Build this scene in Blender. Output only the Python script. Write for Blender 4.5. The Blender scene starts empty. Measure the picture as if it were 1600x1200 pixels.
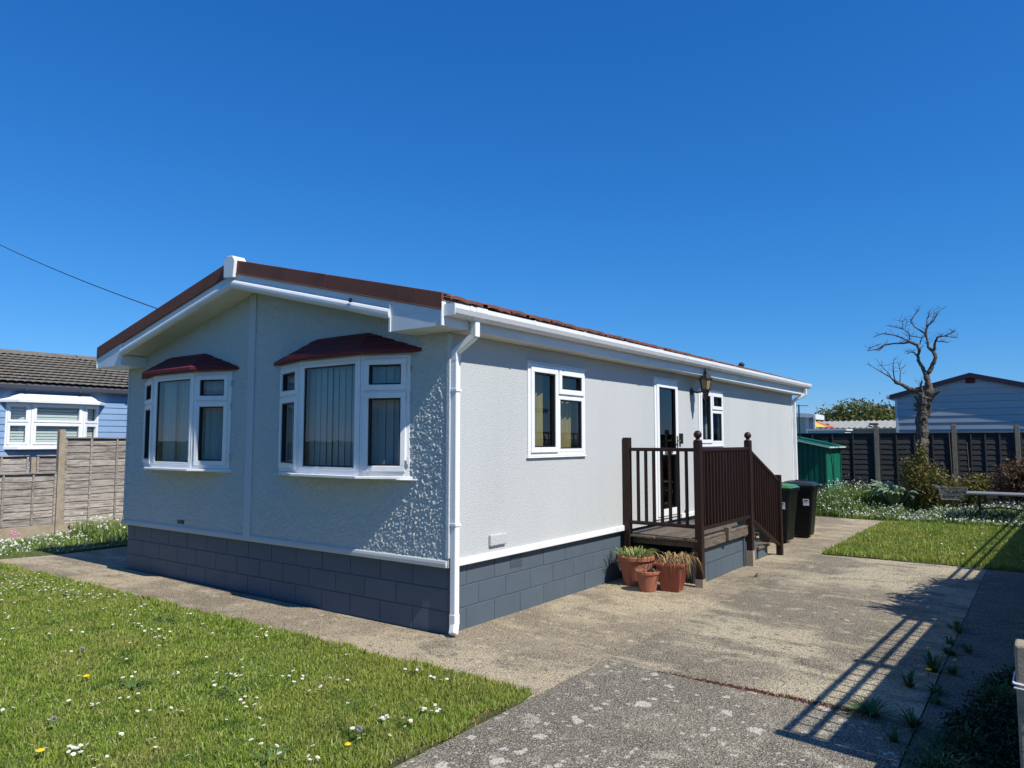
import bpy, math, random
import numpy as np
from mathutils import Vector, Matrix
random.seed(7); rng = np.random.default_rng(7)
S = bpy.context.scene; COL = S.collection
R = math.radians

# ---------------------------------------------------------------- camera, sky, sun, exposure
cd = bpy.data.cameras.new('camera'); cam = bpy.data.objects.new('camera', cd); COL.objects.link(cam); S.camera = cam
cd.sensor_width = 36; cd.lens = 36*1130.8/1600; cd.clip_start = .05; cd.clip_end = 3000
cam.location = (4.478, -5.143, 1.788); cam.rotation_euler = (R(90+4.48), 0, R(36.1))
TO_SUN = Vector((.85, -.105, 1.0)).normalized()
w = bpy.data.worlds.new('World'); S.world = w; w.use_nodes = True
wn = w.node_tree.nodes; wl = w.node_tree.links
sky = wn.new('ShaderNodeTexSky'); sky.sky_type = 'NISHITA'; sky.sun_disc = False
sky.sun_elevation = math.asin(TO_SUN.z); sky.sun_rotation = math.atan2(TO_SUN.x, TO_SUN.y)
sky.air_density = 1.0; sky.dust_density = 0; sky.ozone_density = 8.0; sky.altitude = 0
# one response curve per channel for the whole dome: the camera's deep, even blue
sep = wn.new('ShaderNodeSeparateColor'); cmb = wn.new('ShaderNodeCombineColor'); wl.new(sky.outputs[0], sep.inputs[0])
for ch, (k_, p_) in enumerate(((.56, 1.40), (.67, .88), (.98, .70))):
    pw = wn.new('ShaderNodeMath'); pw.operation = 'POWER'; pw.inputs[1].default_value = p_; wl.new(sep.outputs[ch], pw.inputs[0])
    ml = wn.new('ShaderNodeMath'); ml.operation = 'MULTIPLY'; ml.inputs[1].default_value = k_*.122**(p_-1); wl.new(pw.outputs[0], ml.inputs[0]); wl.new(ml.outputs[0], cmb.inputs[ch])
wl.new(cmb.outputs[0], wn['Background'].inputs[0])
wn['Background'].inputs[1].default_value = .106
sd = bpy.data.lights.new('sun', 'SUN'); sun = bpy.data.objects.new('sun', sd); COL.objects.link(sun)
sd.energy = 5.0; sd.angle = R(.53); sd.color = (1, .95, .87)
sun.rotation_euler = TO_SUN.to_track_quat('Z', 'Y').to_euler(); sun.location = (20, -5, 30)
S.view_settings.view_transform = 'Standard'; S.view_settings.look = 'None'
S.view_settings.exposure = 0.2; S.view_settings.gamma = 1; S.view_settings.use_curve_mapping = False
try: S.cycles.max_bounces = 8; S.cycles.transparent_max_bounces = 16
except Exception: pass

# ---------------------------------------------------------------- materials
def mat(name, base, rough=.8, layers=(), bump=(), stretch=(1,1,1), objrand=0, island=None, metal=0, spec=.5, trans=0, voro=None, rust=None):
    """layers: (scale, colour, lo, hi, detail[, stretch]); bump: (kind, scale, dist, strength[, stretch])"""
    m = bpy.data.materials.new(name); m.use_nodes = True
    nt = m.node_tree; N = nt.nodes; L = nt.links; b = N['Principled BSDF']
    geo = N.new('ShaderNodeNewGeometry'); info = N.new('ShaderNodeObjectInfo')
    def coords(st):
        mp = N.new('ShaderNodeMapping'); mp.inputs['Scale'].default_value = st
        L.new(geo.outputs['Position'], mp.inputs['Vector'])
        if objrand:
            cx = N.new('ShaderNodeCombineXYZ'); mu = N.new('ShaderNodeMath'); mu.operation = 'MULTIPLY'; mu.inputs[1].default_value = 37
            L.new(info.outputs['Random'], mu.inputs[0])
            for i in range(3): L.new(mu.outputs[0], cx.inputs[i])
            L.new(cx.outputs[0], mp.inputs['Location'])
        return mp.outputs[0]
    cc = coords(stretch)
    rgb = N.new('ShaderNodeRGB'); rgb.outputs[0].default_value = (*base, 1); col = rgb.outputs[0]
    def mix(a, bcol, fac):
        mx = N.new('ShaderNodeMix'); mx.data_type = 'RGBA'; L.new(fac, mx.inputs[0]); L.new(a, mx.inputs[6])
        if isinstance(bcol, tuple): mx.inputs[7].default_value = (*bcol, 1)
        else: L.new(bcol, mx.inputs[7])
        return mx.outputs[2]
    def ramp(sock, lo, hi):
        mr = N.new('ShaderNodeMapRange'); mr.inputs[1].default_value = lo; mr.inputs[2].default_value = hi; L.new(sock, mr.inputs[0]); return mr.outputs[0]
    for ly in layers:
        nz = N.new('ShaderNodeTexNoise'); nz.inputs['Scale'].default_value = ly[0]; nz.inputs['Detail'].default_value = ly[4] if len(ly) > 4 else 4
        nz.inputs['Roughness'].default_value = .6
        L.new(coords(ly[5]) if len(ly) > 5 else cc, nz.inputs['Vector'])
        col = mix(col, ly[1], ramp(nz.outputs[0], ly[2], ly[3]))
    if voro:   # lichen-like spots: scale, colour, radius, share of cells kept
        for sc, c2, rad, keep in voro:
            dn = N.new('ShaderNodeTexNoise'); dn.inputs['Scale'].default_value = sc*3.5; dn.inputs['Detail'].default_value = 4; L.new(cc, dn.inputs['Vector'])
            ad = N.new('ShaderNodeMix'); ad.data_type = 'RGBA'; ad.blend_type = 'LINEAR_LIGHT'; ad.inputs[0].default_value = .11/sc*3
            L.new(cc, ad.inputs[6]); L.new(dn.outputs[1], ad.inputs[7])
            vo = N.new('ShaderNodeTexVoronoi'); vo.inputs['Scale'].default_value = sc; vo.voronoi_dimensions = '2D'; L.new(ad.outputs[2], vo.inputs['Vector'])
            sep = N.new('ShaderNodeSeparateColor'); L.new(vo.outputs['Color'], sep.inputs[0])
            keepn = ramp(sep.outputs[0], 1-keep, 1-keep+.02)
            rr = N.new('ShaderNodeMath'); rr.operation = 'MULTIPLY'; rr.inputs[1].default_value = rad; 
            r2 = ramp(sep.outputs[1], 0, 1); a2 = N.new('ShaderNodeMath'); a2.operation = 'ADD'; a2.inputs[1].default_value = .35; L.new(r2, a2.inputs[0]); L.new(a2.outputs[0], rr.inputs[0])
            sb = N.new('ShaderNodeMath'); sb.operation = 'SUBTRACT'; L.new(rr.outputs[0], sb.inputs[0]); L.new(vo.outputs['Distance'], sb.inputs[1])
            f = ramp(sb.outputs[0], 0, .04)
            mu = N.new('ShaderNodeMath'); mu.operation = 'MULTIPLY'; L.new(f, mu.inputs[0]); L.new(keepn, mu.inputs[1])
            m3 = N.new('ShaderNodeMath'); m3.operation = 'MULTIPLY'; m3.inputs[1].default_value = .8; L.new(mu.outputs[0], m3.inputs[0])
            col = mix(col, c2, m3.outputs[0])
    if objrand:
        hs = N.new('ShaderNodeHueSaturation'); mr = N.new('ShaderNodeMapRange'); mr.inputs[3].default_value = 1-objrand; mr.inputs[4].default_value = 1+objrand
        L.new(info.outputs['Random'], mr.inputs[0]); L.new(mr.outputs[0], hs.inputs['Value']); L.new(col, hs.inputs['Color']); col = hs.outputs[0]
    if island:   # list of colours, one drawn per leaf or blade
        cr = N.new('ShaderNodeValToRGB'); cr.color_ramp.interpolation = 'LINEAR'
        for i, c2 in enumerate(island):
            e = cr.color_ramp.elements[i] if i < 2 else cr.color_ramp.elements.new(1)
            e.position = i/(len(island)-1); e.color = (*c2, 1)
        L.new(geo.outputs['Random Per Island'], cr.inputs[0]); col = cr.outputs[0]
        for ly in layers:
            nz = N.new('ShaderNodeTexNoise'); nz.inputs['Scale'].default_value = ly[0]; L.new(cc, nz.inputs['Vector'])
            col = mix(col, ly[1], ramp(nz.outputs[0], ly[2], ly[3]))
    L.new(col, b.inputs['Base Color'])
    b.inputs['Roughness'].default_value = rough; b.inputs['Metallic'].default_value = metal
    b.inputs['Specular IOR Level'].default_value = spec
    nrm = None
    for bp in bump:
        kind, sc, dist, st = bp[:4]
        if kind == 'noise':
            t = N.new('ShaderNodeTexNoise'); t.inputs['Detail'].default_value = 5; t.inputs['Roughness'].default_value = .6; o = t.outputs[0]
        else:
            t = N.new('ShaderNodeTexVoronoi'); o = t.outputs['Distance']
        t.inputs['Scale'].default_value = sc; L.new(coords(bp[4]) if len(bp) > 4 else cc, t.inputs['Vector'])
        bn = N.new('ShaderNodeBump'); bn.inputs['Strength'].default_value = st; bn.inputs['Distance'].default_value = dist
        L.new(o, bn.inputs['Height'])
        if nrm: L.new(nrm, bn.inputs['Normal'])
        nrm = bn.outputs[0]
    if nrm: L.new(nrm, b.inputs['Normal'])
    if trans:
        tr = N.new('ShaderNodeBsdfTranslucent'); L.new(col, tr.inputs[0]); ms = N.new('ShaderNodeMixShader'); ms.inputs[0].default_value = trans
        L.new(b.outputs[0], ms.inputs[1]); L.new(tr.outputs[0], ms.inputs[2]); L.new(ms.outputs[0], N['Material Output'].inputs[0])
    return m
def glass_mat(name, tint, ior=1.75):
    m = bpy.data.materials.new(name); m.use_nodes = True; N = m.node_tree.nodes; L = m.node_tree.links
    N.remove(N['Principled BSDF'])
    t = N.new('ShaderNodeBsdfTransparent'); t.inputs[0].default_value = (*tint, 1)
    g = N.new('ShaderNodeBsdfGlossy'); g.inputs['Roughness'].default_value = .0
    f = N.new('ShaderNodeFresnel'); f.inputs[0].default_value = ior
    nz = N.new('ShaderNodeTexNoise'); nz.inputs['Scale'].default_value = 1.6; geo = N.new('ShaderNodeNewGeometry'); L.new(geo.outputs['Position'], nz.inputs['Vector'])
    b = N.new('ShaderNodeBump'); b.inputs['Strength'].default_value = .12; b.inputs['Distance'].default_value = .01; L.new(nz.outputs[0], b.inputs['Height'])
    L.new(b.outputs[0], g.inputs['Normal'])
    fr = N.new('ShaderNodeMath'); fr.operation = 'SUBTRACT'; fr.inputs[0].default_value = 1; L.new(geo.outputs['Backfacing'], fr.inputs[1])
    fm = N.new('ShaderNodeMath'); fm.operation = 'MULTIPLY'; L.new(f.outputs[0], fm.inputs[0]); L.new(fr.outputs[0], fm.inputs[1])
    x = N.new('ShaderNodeMixShader'); L.new(fm.outputs[0], x.inputs[0]); L.new(t.outputs[0], x.inputs[1]); L.new(g.outputs[0], x.inputs[2])
    L.new(x.outputs[0], N['Material Output'].inputs[0]); return m

MT = {}
MT['stucco'] = mat('stucco', (.505,.525,.512), .85, layers=[(1.1,(.455,.475,.46),.45,.75,5,(1,1,.25)), (60,(.56,.59,.60),.5,.7,2)], bump=[('noise',85,.012,.8)])
MT['stucco_front'] = mat('stucco_front', (.52,.545,.525), .85, layers=[(1.1,(.475,.50,.48),.45,.75,5,(1,1,.25)), (60,(.51,.56,.55),.5,.7,2)], bump=[('noise',160,.006,.6)])
MT['band'] = mat('band', (.50,.545,.57), .7, layers=[(2,(.44,.49,.51),.5,.8,4)], bump=[('noise',40,.01,.5)])
MT['pvc'] = mat('white_pvc', (.80,.81,.81), .35, layers=[(2.2,(.66,.67,.63),.55,.80,7), (8,(.55,.56,.50),.64,.80,6,(1,1,.3))])
MT['pvc_soffit'] = mat('soffit_pvc', (.70,.69,.62), .45, layers=[(3,(.60,.585,.5),.5,.8,5)])
MT['fascia'] = mat('fascia_board', (.70,.715,.72), .4, layers=[(1.6,(.55,.565,.55),.48,.80,7,(1,1,3)), (6,(.45,.46,.40),.62,.78,6,(3,1,.3))])
MT['slate_paint'] = mat('slate_paint', (.080,.110,.138), .6, layers=[(3,(.072,.098,.122),.45,.7,7), (1.2,(.115,.14,.155),.6,.85,6)], bump=[('noise',120,.004,.6), ('noise',14,.006,.4)], objrand=.025)
MT['mortar'] = mat('painted_mortar', (.082,.11,.135), .8, bump=[('noise',90,.005,.8)])
MT['tile'] = mat('granule_tile', (.155,.055,.036), .85, layers=[(160,(.26,.11,.075),.5,.7,3), (2.5,(.095,.04,.03),.5,.75,6)], bump=[('noise',220,.004,1.0)], objrand=.12)
MT['maroon'] = mat('maroon_tile', (.115,.007,.014), .7, layers=[(200,(.17,.016,.025),.5,.72,2), (3,(.05,.005,.01),.5,.8,4)], bump=[('noise',160,.004,.8)])
MT['stain'] = mat('dark_stain', (.022,.009,.007), .45, spec=.3, layers=[(6,(.036,.014,.010),.45,.7,6,(3,3,.6)), (40,(.02,.009,.007),.5,.7,3,(6,6,.5))], bump=[('noise',40,.004,.5,(5,5,.5))], objrand=.2)
MT['deckwood'] = mat('deck_wood', (.16,.125,.09), .85, layers=[(5,(.09,.07,.05),.4,.65,6,(8,.6,4)), (14,(.26,.21,.15),.5,.75,4,(6,.5,4))], bump=[('noise',26,.008,.8,(6,.4,4))], objrand=.16)
MT['gasket'] = mat('black_gasket', (.01,.011,.012), .5)
MT['blind'] = mat('vertical_blind', (.58,.62,.62), .8, trans=.35, layers=[(30,(.50,.54,.54),.4,.7,2,(6,6,.3))], objrand=.08)
MT['drape'] = mat('net_drape', (.70,.67,.58), .9, trans=.35, layers=[(9,(.42,.40,.34),.4,.7,3,(6,6,.3))], objrand=.1)
MT['gold'] = mat('gold_drape', (.42,.31,.12), .9, trans=.2, layers=[(9,(.30,.22,.08),.4,.7,3,(6,6,.3))], objrand=.1)
MT['room'] = mat('room_lining', (.30,.29,.27), .9)
MT['carpet'] = mat('room_carpet', (.12,.10,.09), .95)
MT['brass'] = mat('brass', (.62,.42,.16), .3, metal=.9)
MT['black'] = mat('black_metal', (.012,.012,.013), .4)
MT['amber'] = mat('amber_glass', (.42,.30,.13), .25, layers=[(18,(.55,.44,.24),.4,.7,3)], trans=.35)
MT['terracotta'] = mat('terracotta', (.36,.125,.07), .8, layers=[(7,(.28,.10,.06),.4,.7,5), (3,(.42,.20,.13),.55,.8,6)], bump=[('noise',60,.004,.5)])
MT['terracotta_plastic'] = mat('terracotta_plastic', (.30,.075,.04), .5, layers=[(5,(.20,.05,.03),.45,.75,5)])
MT['soil'] = mat('soil', (.045,.034,.024), .95, layers=[(20,(.085,.065,.045),.45,.7,6)], bump=[('noise',40,.03,.9)])
MT['strap'] = mat('strap_leaf', (.1,.2,.04), .5, island=[(.07,.15,.035),(.14,.22,.05),(.30,.28,.10),(.20,.26,.08)], trans=.2)
MT['straw'] = mat('dry_leaf', (.3,.2,.08), .8, island=[(.36,.25,.10),(.22,.13,.06),(.46,.36,.17),(.12,.07,.04)], trans=.15)
MT['binplastic'] = mat('bin_plastic', (.003,.0045,.004), .5, layers=[(3,(.008,.012,.008),.5,.8,5)], spec=.22)
MT['bingreen'] = mat('bin_lid_green', (.035,.16,.055), .4, layers=[(5,(.06,.20,.09),.5,.8,4)])
MT['binlid'] = mat('bin_lid_dark', (.018,.023,.032), .4)
MT['rubber'] = mat('rubber', (.01,.01,.01), .7)
MT['label'] = mat('white_sticker', (.8,.8,.8), .5)
MT['ink'] = mat('sticker_ink', (.05,.05,.06), .6)
MT['shed'] = mat('green_steel', (.004,.135,.08), .45, layers=[(3,(.005,.11,.065),.45,.75,5)], spec=.5)
MT['shedtrim'] = mat('shed_trim', (.52,.66,.60), .5)
MT['concrete_post'] = mat('post_concrete', (.36,.30,.21), .9, layers=[(9,(.25,.20,.14),.4,.7,6), (90,(.40,.35,.26),.52,.68,3)], bump=[('noise',90,.008,.9)])
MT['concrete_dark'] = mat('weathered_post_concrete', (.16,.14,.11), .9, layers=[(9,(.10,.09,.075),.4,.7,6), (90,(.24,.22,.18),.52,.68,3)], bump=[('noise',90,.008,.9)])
MT['oldwood'] = mat('grey_lap_board', (.36,.325,.285), .85, layers=[(4,(.16,.13,.115),.44,.60,7,(1,.55,9)), (10,(.56,.50,.43),.5,.72,6,(2,.7,12)), (3.0,(.12,.10,.085),.58,.74,6,(1,1,3))], bump=[('noise',14,.01,.9,(3,.8,16))], objrand=.22)
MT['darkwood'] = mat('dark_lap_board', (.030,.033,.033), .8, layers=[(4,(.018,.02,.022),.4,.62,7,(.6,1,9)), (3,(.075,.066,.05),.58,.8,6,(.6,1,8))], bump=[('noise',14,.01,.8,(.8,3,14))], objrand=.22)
MT['blueboard'] = mat('blue_board', (.21,.33,.50), .5, layers=[(2,(.18,.29,.45),.45,.75,5)], objrand=.05)
MT['bluetrim'] = mat('dark_gutter', (.05,.055,.07), .4)
MT['oldtile'] = mat('old_concrete_tile', (.15,.14,.125), .95, layers=[(5,(.095,.088,.078),.4,.7,6), (40,(.235,.21,.165),.5,.7,4), (3,(.30,.20,.09),.68,.8,7), (7,(.24,.25,.15),.66,.78,6)], bump=[('noise',70,.01,.8)])
MT['greyboard'] = mat('grey_clad_board', (.44,.46,.46), .3, layers=[(2,(.39,.41,.41),.45,.75,5)], objrand=.04)
MT['purple'] = mat('plum_bargeboard', (.035,.02,.035), .5)
MT['cream'] = mat('cream_board', (.66,.63,.50), .5, objrand=.04)
MT['paleroof'] = mat('pale_ribbed_roof', (.36,.36,.32), .8, layers=[(5,(.29,.29,.26),.4,.7,5)])
MT['palewall'] = mat('pale_wall', (.42,.48,.50), .8)
MT['bark'] = mat('dead_bark', (.17,.135,.105), .95, layers=[(9,(.06,.047,.038),.42,.62,7,(3,3,.7)), (5,(.26,.21,.16),.55,.75,5,(3,3,.5))], bump=[('noise',18,.04,1,(4,4,.6))])
MT['twig'] = mat('brown_twig', (.10,.07,.045), .9)
MT['slatestone'] = mat('stone_tabletop', (.21,.22,.22), .6, layers=[(8,(.15,.16,.165),.45,.7,5)])
MT['iron'] = mat('dark_iron', (.02,.022,.024), .5)
MT['wire'] = mat('galvanised_wire', (.22,.24,.26), .4, metal=.6)
MT['cable'] = mat('cable', (.015,.015,.02), .6)
MT['whitewire'] = mat('white_wire', (.75,.75,.78), .4)
MT['palepole'] = mat('pale_pole', (.50,.56,.50), .5, layers=[(14,(.38,.43,.38),.5,.7,5)])
MT['white_panel'] = mat('white_panel', (.78,.78,.74), .5)
for n, c2 in (('para_red', (.62,.12,.09)), ('para_orange', (.70,.33,.10)), ('para_yellow', (.68,.58,.14)), ('para_cream', (.72,.62,.42))): MT[n] = mat(n, c2, .8, trans=.2)
MT['pane'] = glass_mat('window_glass', (.88,.92,.92), 1.75)
MT['pane_dark'] = glass_mat('tinted_door_glass', (.16,.28,.30), 1.6)
# ground
MT['ground'] = mat('rough_grass_ground', (.06,.085,.025), .95, layers=[(.6,(.085,.09,.04),.4,.7,6), (25,(.04,.06,.02),.45,.65,4)], bump=[('noise',18,.05,.8)])
MT['lawnbase'] = mat('lawn_soil', (.10,.13,.028), .95, layers=[(14,(.04,.06,.014),.4,.7,5), (2.2,(.13,.13,.04),.55,.8,5)], bump=[('noise',60,.03,.9)])
def conc(name, base, dark, light, lichen=None, tan=None, brown=None):
    mul = lambda c, k: tuple(min(1, x*k) for x in c)
    ly = [(.75, dark, .44, .56, 9)]
    if tan: ly += [(.45, tan, .47, .54, 9), (1.3, tan, .53, .62, 9, (.45,1.7,1)), (1.1, brown or dark, .56, .64, 9, (.7,1.2,1))]
    ly += [(2.6, mul(dark, .85), .53, .66, 9, (.6,1.3,1)), (6.5, mul(light, .85), .56, .66, 9), (9, mul(dark, .55), .57, .68, 8), (3.2, mul(light, 1.05), .60, .68, 9),
           (72, mul(light, 1.0), .51, .60, 3), (55, mul(base, .36), .54, .62, 4), (150, mul(light, 1.3), .58, .64, 2), (24, mul(dark, .5), .58, .68, 7)]
    return mat(name, base, .93, layers=ly, bump=[('voronoi',85,.012,.9), ('noise',30,.02,.8)], voro=lichen)
LI = [(4.0,(.60,.57,.47),.17,.30), (8,(.56,.53,.44),.19,.22), (16,(.54,.51,.42),.22,.2)]
MT['path_conc'] = conc('gravelly_concrete', (.27,.215,.145), (.15,.12,.083), (.49,.41,.28), tan=(.50,.41,.26), brown=(.125,.097,.065), lichen=[(7,(.58,.54,.44),.14,.09)])
MT['drive_conc'] = conc('driveway_concrete', (.205,.175,.125), (.108,.094,.07), (.43,.37,.255), lichen=[(6,(.58,.54,.44),.14,.08)], tan=(.52,.44,.29), brown=(.10,.086,.062))
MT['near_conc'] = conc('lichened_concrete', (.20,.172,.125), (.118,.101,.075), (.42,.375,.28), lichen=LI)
MT['shade_conc'] = conc('shade_darkened_concrete', (.15,.135,.105), (.075,.072,.058), (.27,.25,.19), lichen=[(8,(.34,.33,.28),.14,.1)])  # fence shade painted into the colour: darker than the other slabs
# plants
MT['grass'] = mat('grass_blades', (.1,.2,.03), .5, island=[(.12,.21,.02),(.22,.33,.03),(.33,.41,.055),(.19,.29,.026),(.54,.49,.22)], layers=[(1.3,(.36,.35,.09),.50,.80), (3.1,(.10,.19,.025),.56,.74), (.5,(.34,.36,.07),.5,.7)], trans=.35)
MT['weed'] = mat('weed_leaves', (.1,.2,.03), .55, island=[(.035,.075,.015),(.06,.12,.02),(.10,.17,.03)], trans=.25)
MT['shade_ivy'] = mat('shade_dark_leaves', (.02,.04,.015), .6, island=[(.012,.022,.009),(.020,.036,.012),(.032,.05,.016)], spec=.3)  # leaf colour near black, standing in for deep shade
MT['rosette'] = mat('rosette_leaves', (.1,.2,.03), .5, island=[(.05,.10,.025),(.08,.15,.04),(.12,.19,.06)], trans=.2)
MT['leekleaf'] = mat('leek_leaves', (.1,.2,.03), .45, island=[(.10,.18,.03),(.17,.27,.05),(.26,.33,.07),(.12,.20,.05)], trans=.3)
MT['petal'] = mat('white_petals', (.80,.80,.76), .6, trans=.25)
MT['bell'] = mat('white_bells', (.74,.78,.68), .6, island=[(.78,.80,.74),(.62,.70,.52),(.80,.82,.76)], trans=.3)
MT['yolk'] = mat('yellow_centre', (.75,.50,.03), .7)
MT['dandy'] = mat('dandelion_yellow', (.85,.60,.01), .7, trans=.2)
MT['fluff'] = mat('seed_fluff', (.55,.55,.50), .9, trans=.5)
MT['pinkp'] = mat('pink_petals', (.75,.22,.45), .6)
MT['stem'] = mat('green_stem', (.13,.21,.05), .6)
MT['redmoss'] = mat('red_moss', (.16,.03,.02), .8, island=[(.12,.022,.015),(.24,.05,.03),(.09,.035,.015),(.18,.10,.04)])
MT['artichoke'] = mat('grey_green_leaf', (.17,.26,.13), .6, layers=[(9,(.26,.33,.22),.45,.7,3)], objrand=.15, trans=.15)
MT['shrubgold'] = mat('golden_shrub_leaf', (.1,.2,.03), .6, island=[(.10,.11,.02),(.20,.19,.03),(.06,.085,.02),(.28,.17,.035)], trans=.3)
MT['shrubred'] = mat('bronze_shrub_leaf', (.1,.2,.03), .6, island=[(.10,.035,.022),(.16,.07,.03),(.07,.04,.02),(.14,.10,.03)], trans=.3)
MT['fartree'] = mat('far_tree_leaf', (.1,.2,.03), .7, island=[(.07,.095,.02),(.12,.14,.03),(.17,.17,.045),(.09,.12,.03)], trans=.3)
MT['spike'] = mat('spiky_leaf', (.1,.2,.03), .5, island=[(.05,.09,.02),(.08,.13,.03),(.12,.14,.05)], trans=.1)

# ---------------------------------------------------------------- mesh helpers
class MB:
    def __init__(s): s.v = []; s.f = []
    def quad(s, *p):
        n = len(s.v); s.v += [tuple(q) for q in p]; s.f.append(tuple(range(n, n+len(p))))
    def box(s, a, b):
        (x0,y0,z0),(x1,y1,z1) = a, b; n = len(s.v)
        s.v += [(x0,y0,z0),(x1,y0,z0),(x1,y1,z0),(x0,y1,z0),(x0,y0,z1),(x1,y0,z1),(x1,y1,z1),(x0,y1,z1)]
        s.f += [tuple(n+i for i in q) for q in ((0,3,2,1),(4,5,6,7),(0,1,5,4),(1,2,6,5),(2,3,7,6),(3,0,4,7))]
    def prism(s, poly, d):
        """poly: list of 3D points, extruded by vector d"""
        n = len(s.v); k = len(poly); d = Vector(d)
        s.v += [tuple(p) for p in poly] + [tuple(Vector(p)+d) for p in poly]
        s.f.append(tuple(range(n, n+k))[::-1]); s.f.append(tuple(range(n+k, n+2*k)))
        for i in range(k): j = (i+1) % k; s.f.append((n+i, n+j, n+k+j, n+k+i))
    def bar(s, p, q, w, h, up=(0,0,1)):
        p = Vector(p); q = Vector(q); d = (q-p).normalized(); u = Vector(up); r = d.cross(u).normalized(); u = r.cross(d)
        c = [p+r*a*w/2+u*b*h/2 for a, b in ((-1,-1),(1,-1),(1,1),(-1,1))]; s.prism(c, q-p)
    def tube(s, pts, rad, seg=6, cap=True):
        pts = [Vector(p) for p in pts]; rad = rad if hasattr(rad, '__len__') else [rad]*len(pts); n0 = len(s.v); prev = None
        for i, p in enumerate(pts):
            d = (pts[min(i+1, len(pts)-1)]-pts[max(i-1, 0)])
            d = d.normalized() if d.length > 1e-9 else Vector((0,0,1))
            if prev is None:
                prev = d.cross(Vector((0,0,1))); prev = prev.normalized() if prev.length > .05 else Vector((1,0,0))
            r = (prev-d*prev.dot(d)).normalized(); u = d.cross(r); prev = r
            for k in range(seg):
                a = 2*math.pi*k/seg; s.v.append(tuple(p+(r*math.cos(a)+u*math.sin(a))*rad[i]))
        for i in range(len(pts)-1):
            for k in range(seg):
                a = n0+i*seg+k; b = n0+i*seg+(k+1) % seg; s.f.append((a, b, b+seg, a+seg))
        if cap:
            s.f.append(tuple(n0+k for k in range(seg))[::-1]); m = n0+(len(pts)-1)*seg; s.f.append(tuple(m+k for k in range(seg)))
    def lathe(s, prof, c=(0,0,0), seg=20, sq=None):
        """prof: (radius, z) from bottom up"""
        n0 = len(s.v)
        for r, z in prof:
            for k in range(seg):
                a = 2*math.pi*k/seg; s.v.append((c[0]+r*math.cos(a), c[1]+r*math.sin(a), c[2]+z))
        for i in range(len(prof)-1):
            for k in range(seg):
                a = n0+i*seg+k; b = n0+i*seg+(k+1) % seg; s.f.append((a, b, b+seg, a+seg))
        s.f.append(tuple(n0+k for k in range(seg))[::-1]); m = n0+(len(prof)-1)*seg; s.f.append(tuple(m+k for k in range(seg)))
    def sphere(s, c, r, seg=10, rings=7):
        s.lathe([(max(r*math.sin(math.pi*i/rings), .0005), -r*math.cos(math.pi*i/rings)) for i in range(rings+1)], c, seg)
    def ringf(s, B, u0, u1, v0, v1, t, w0, w1, tb=None):
        tb = tb or t
        s.bf(B, u0, u1, v0, v0+tb, w0, w1); s.bf(B, u0, u1, v1-t, v1, w0, w1)
        s.bf(B, u0, u0+t, v0+tb, v1-t, w0, w1); s.bf(B, u1-t, u1, v0+tb, v1-t, w0, w1)
    def bf(s, B, u0, u1, v0, v1, w0, w1):
        O, U, Nn = B; P = lambda u, v, w: tuple(O+U*u+Vector((0,0,v))+Nn*w); n = len(s.v)
        s.v += [P(u0,v0,w0),P(u1,v0,w0),P(u1,v0,w1),P(u0,v0,w1),P(u0,v1,w0),P(u1,v1,w0),P(u1,v1,w1),P(u0,v1,w1)]
        s.f += [tuple(n+i for i in q) for q in ((0,3,2,1),(4,5,6,7),(0,1,5,4),(1,2,6,5),(2,3,7,6),(3,0,4,7))]
    def mesh(s, name, m, smooth=False):
        me = bpy.data.meshes.new(name); me.from_pydata(s.v, [], s.f); me.materials.append(m)
        if smooth: me.polygons.foreach_set('use_smooth', [True]*len(me.polygons))
        me.update(); return me
    def build(s, name, m, parent=None, smooth=False, bevel=0, loc=None):
        me = s.mesh(name, m, smooth); fix(me); o = bpy.data.objects.new(name, me); COL.objects.link(o)
        if parent: o.parent = parent
        if loc: o.location = loc
        if bevel:
            bv = o.modifiers.new('bevel', 'BEVEL'); bv.width = bevel; bv.segments = 1 if bevel < .008 else 2; bv.limit_method = 'ANGLE'
        return o
import bmesh
def fix(me):
    if len(me.polygons) > 60000: return
    bm = bmesh.new(); bm.from_mesh(me); bmesh.ops.recalc_face_normals(bm, faces=bm.faces); bm.to_mesh(me); bm.free()
def npmesh(name, V, F, m, parent=None, smooth=False):
    me = bpy.data.meshes.new(name); V = np.asarray(V, np.float32).reshape(-1,3); F = np.asarray(F, np.int32); k = F.shape[1]
    me.vertices.add(len(V)); me.vertices.foreach_set('co', V.ravel()); me.loops.add(F.size); me.loops.foreach_set('vertex_index', F.ravel())
    me.polygons.add(len(F)); me.polygons.foreach_set('loop_start', np.arange(0, F.size, k, dtype=np.int32)); me.polygons.foreach_set('loop_total', np.full(len(F), k, np.int32))
    if smooth: me.polygons.foreach_set('use_smooth', np.ones(len(F), bool))
    me.update(); me.validate(); me.materials.append(m)
    o = bpy.data.objects.new(name, me); COL.objects.link(o)
    if parent: o.parent = parent
    return o
def tag(o, label=None, cat=None, group=None, kind=None):
    if label: o['label'] = label
    if cat: o['category'] = cat
    if group: o['group'] = group
    if kind: o['kind'] = kind
    return o
def thing(name, label, cat, loc=(0,0,0), rz=0, group=None):
    o = bpy.data.objects.new(name, None); COL.objects.link(o); o.location = loc; o.rotation_euler = (0,0,rz); o.empty_display_size = .1
    return tag(o, label, cat, group)
def copy_tree(o, parent=None):
    c = o.copy(); COL.objects.link(c)
    if parent: c.parent = parent
    for ch in list(o.children): copy_tree(ch, c)
    return c
def inst(src, parent, loc=None, scale=None, rot=None):
    c = src.copy(); COL.objects.link(c); c.parent = parent
    if loc is not None: c.location = loc
    if scale is not None: c.scale = scale
    if rot is not None: c.rotation_euler = rot
    return c
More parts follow.
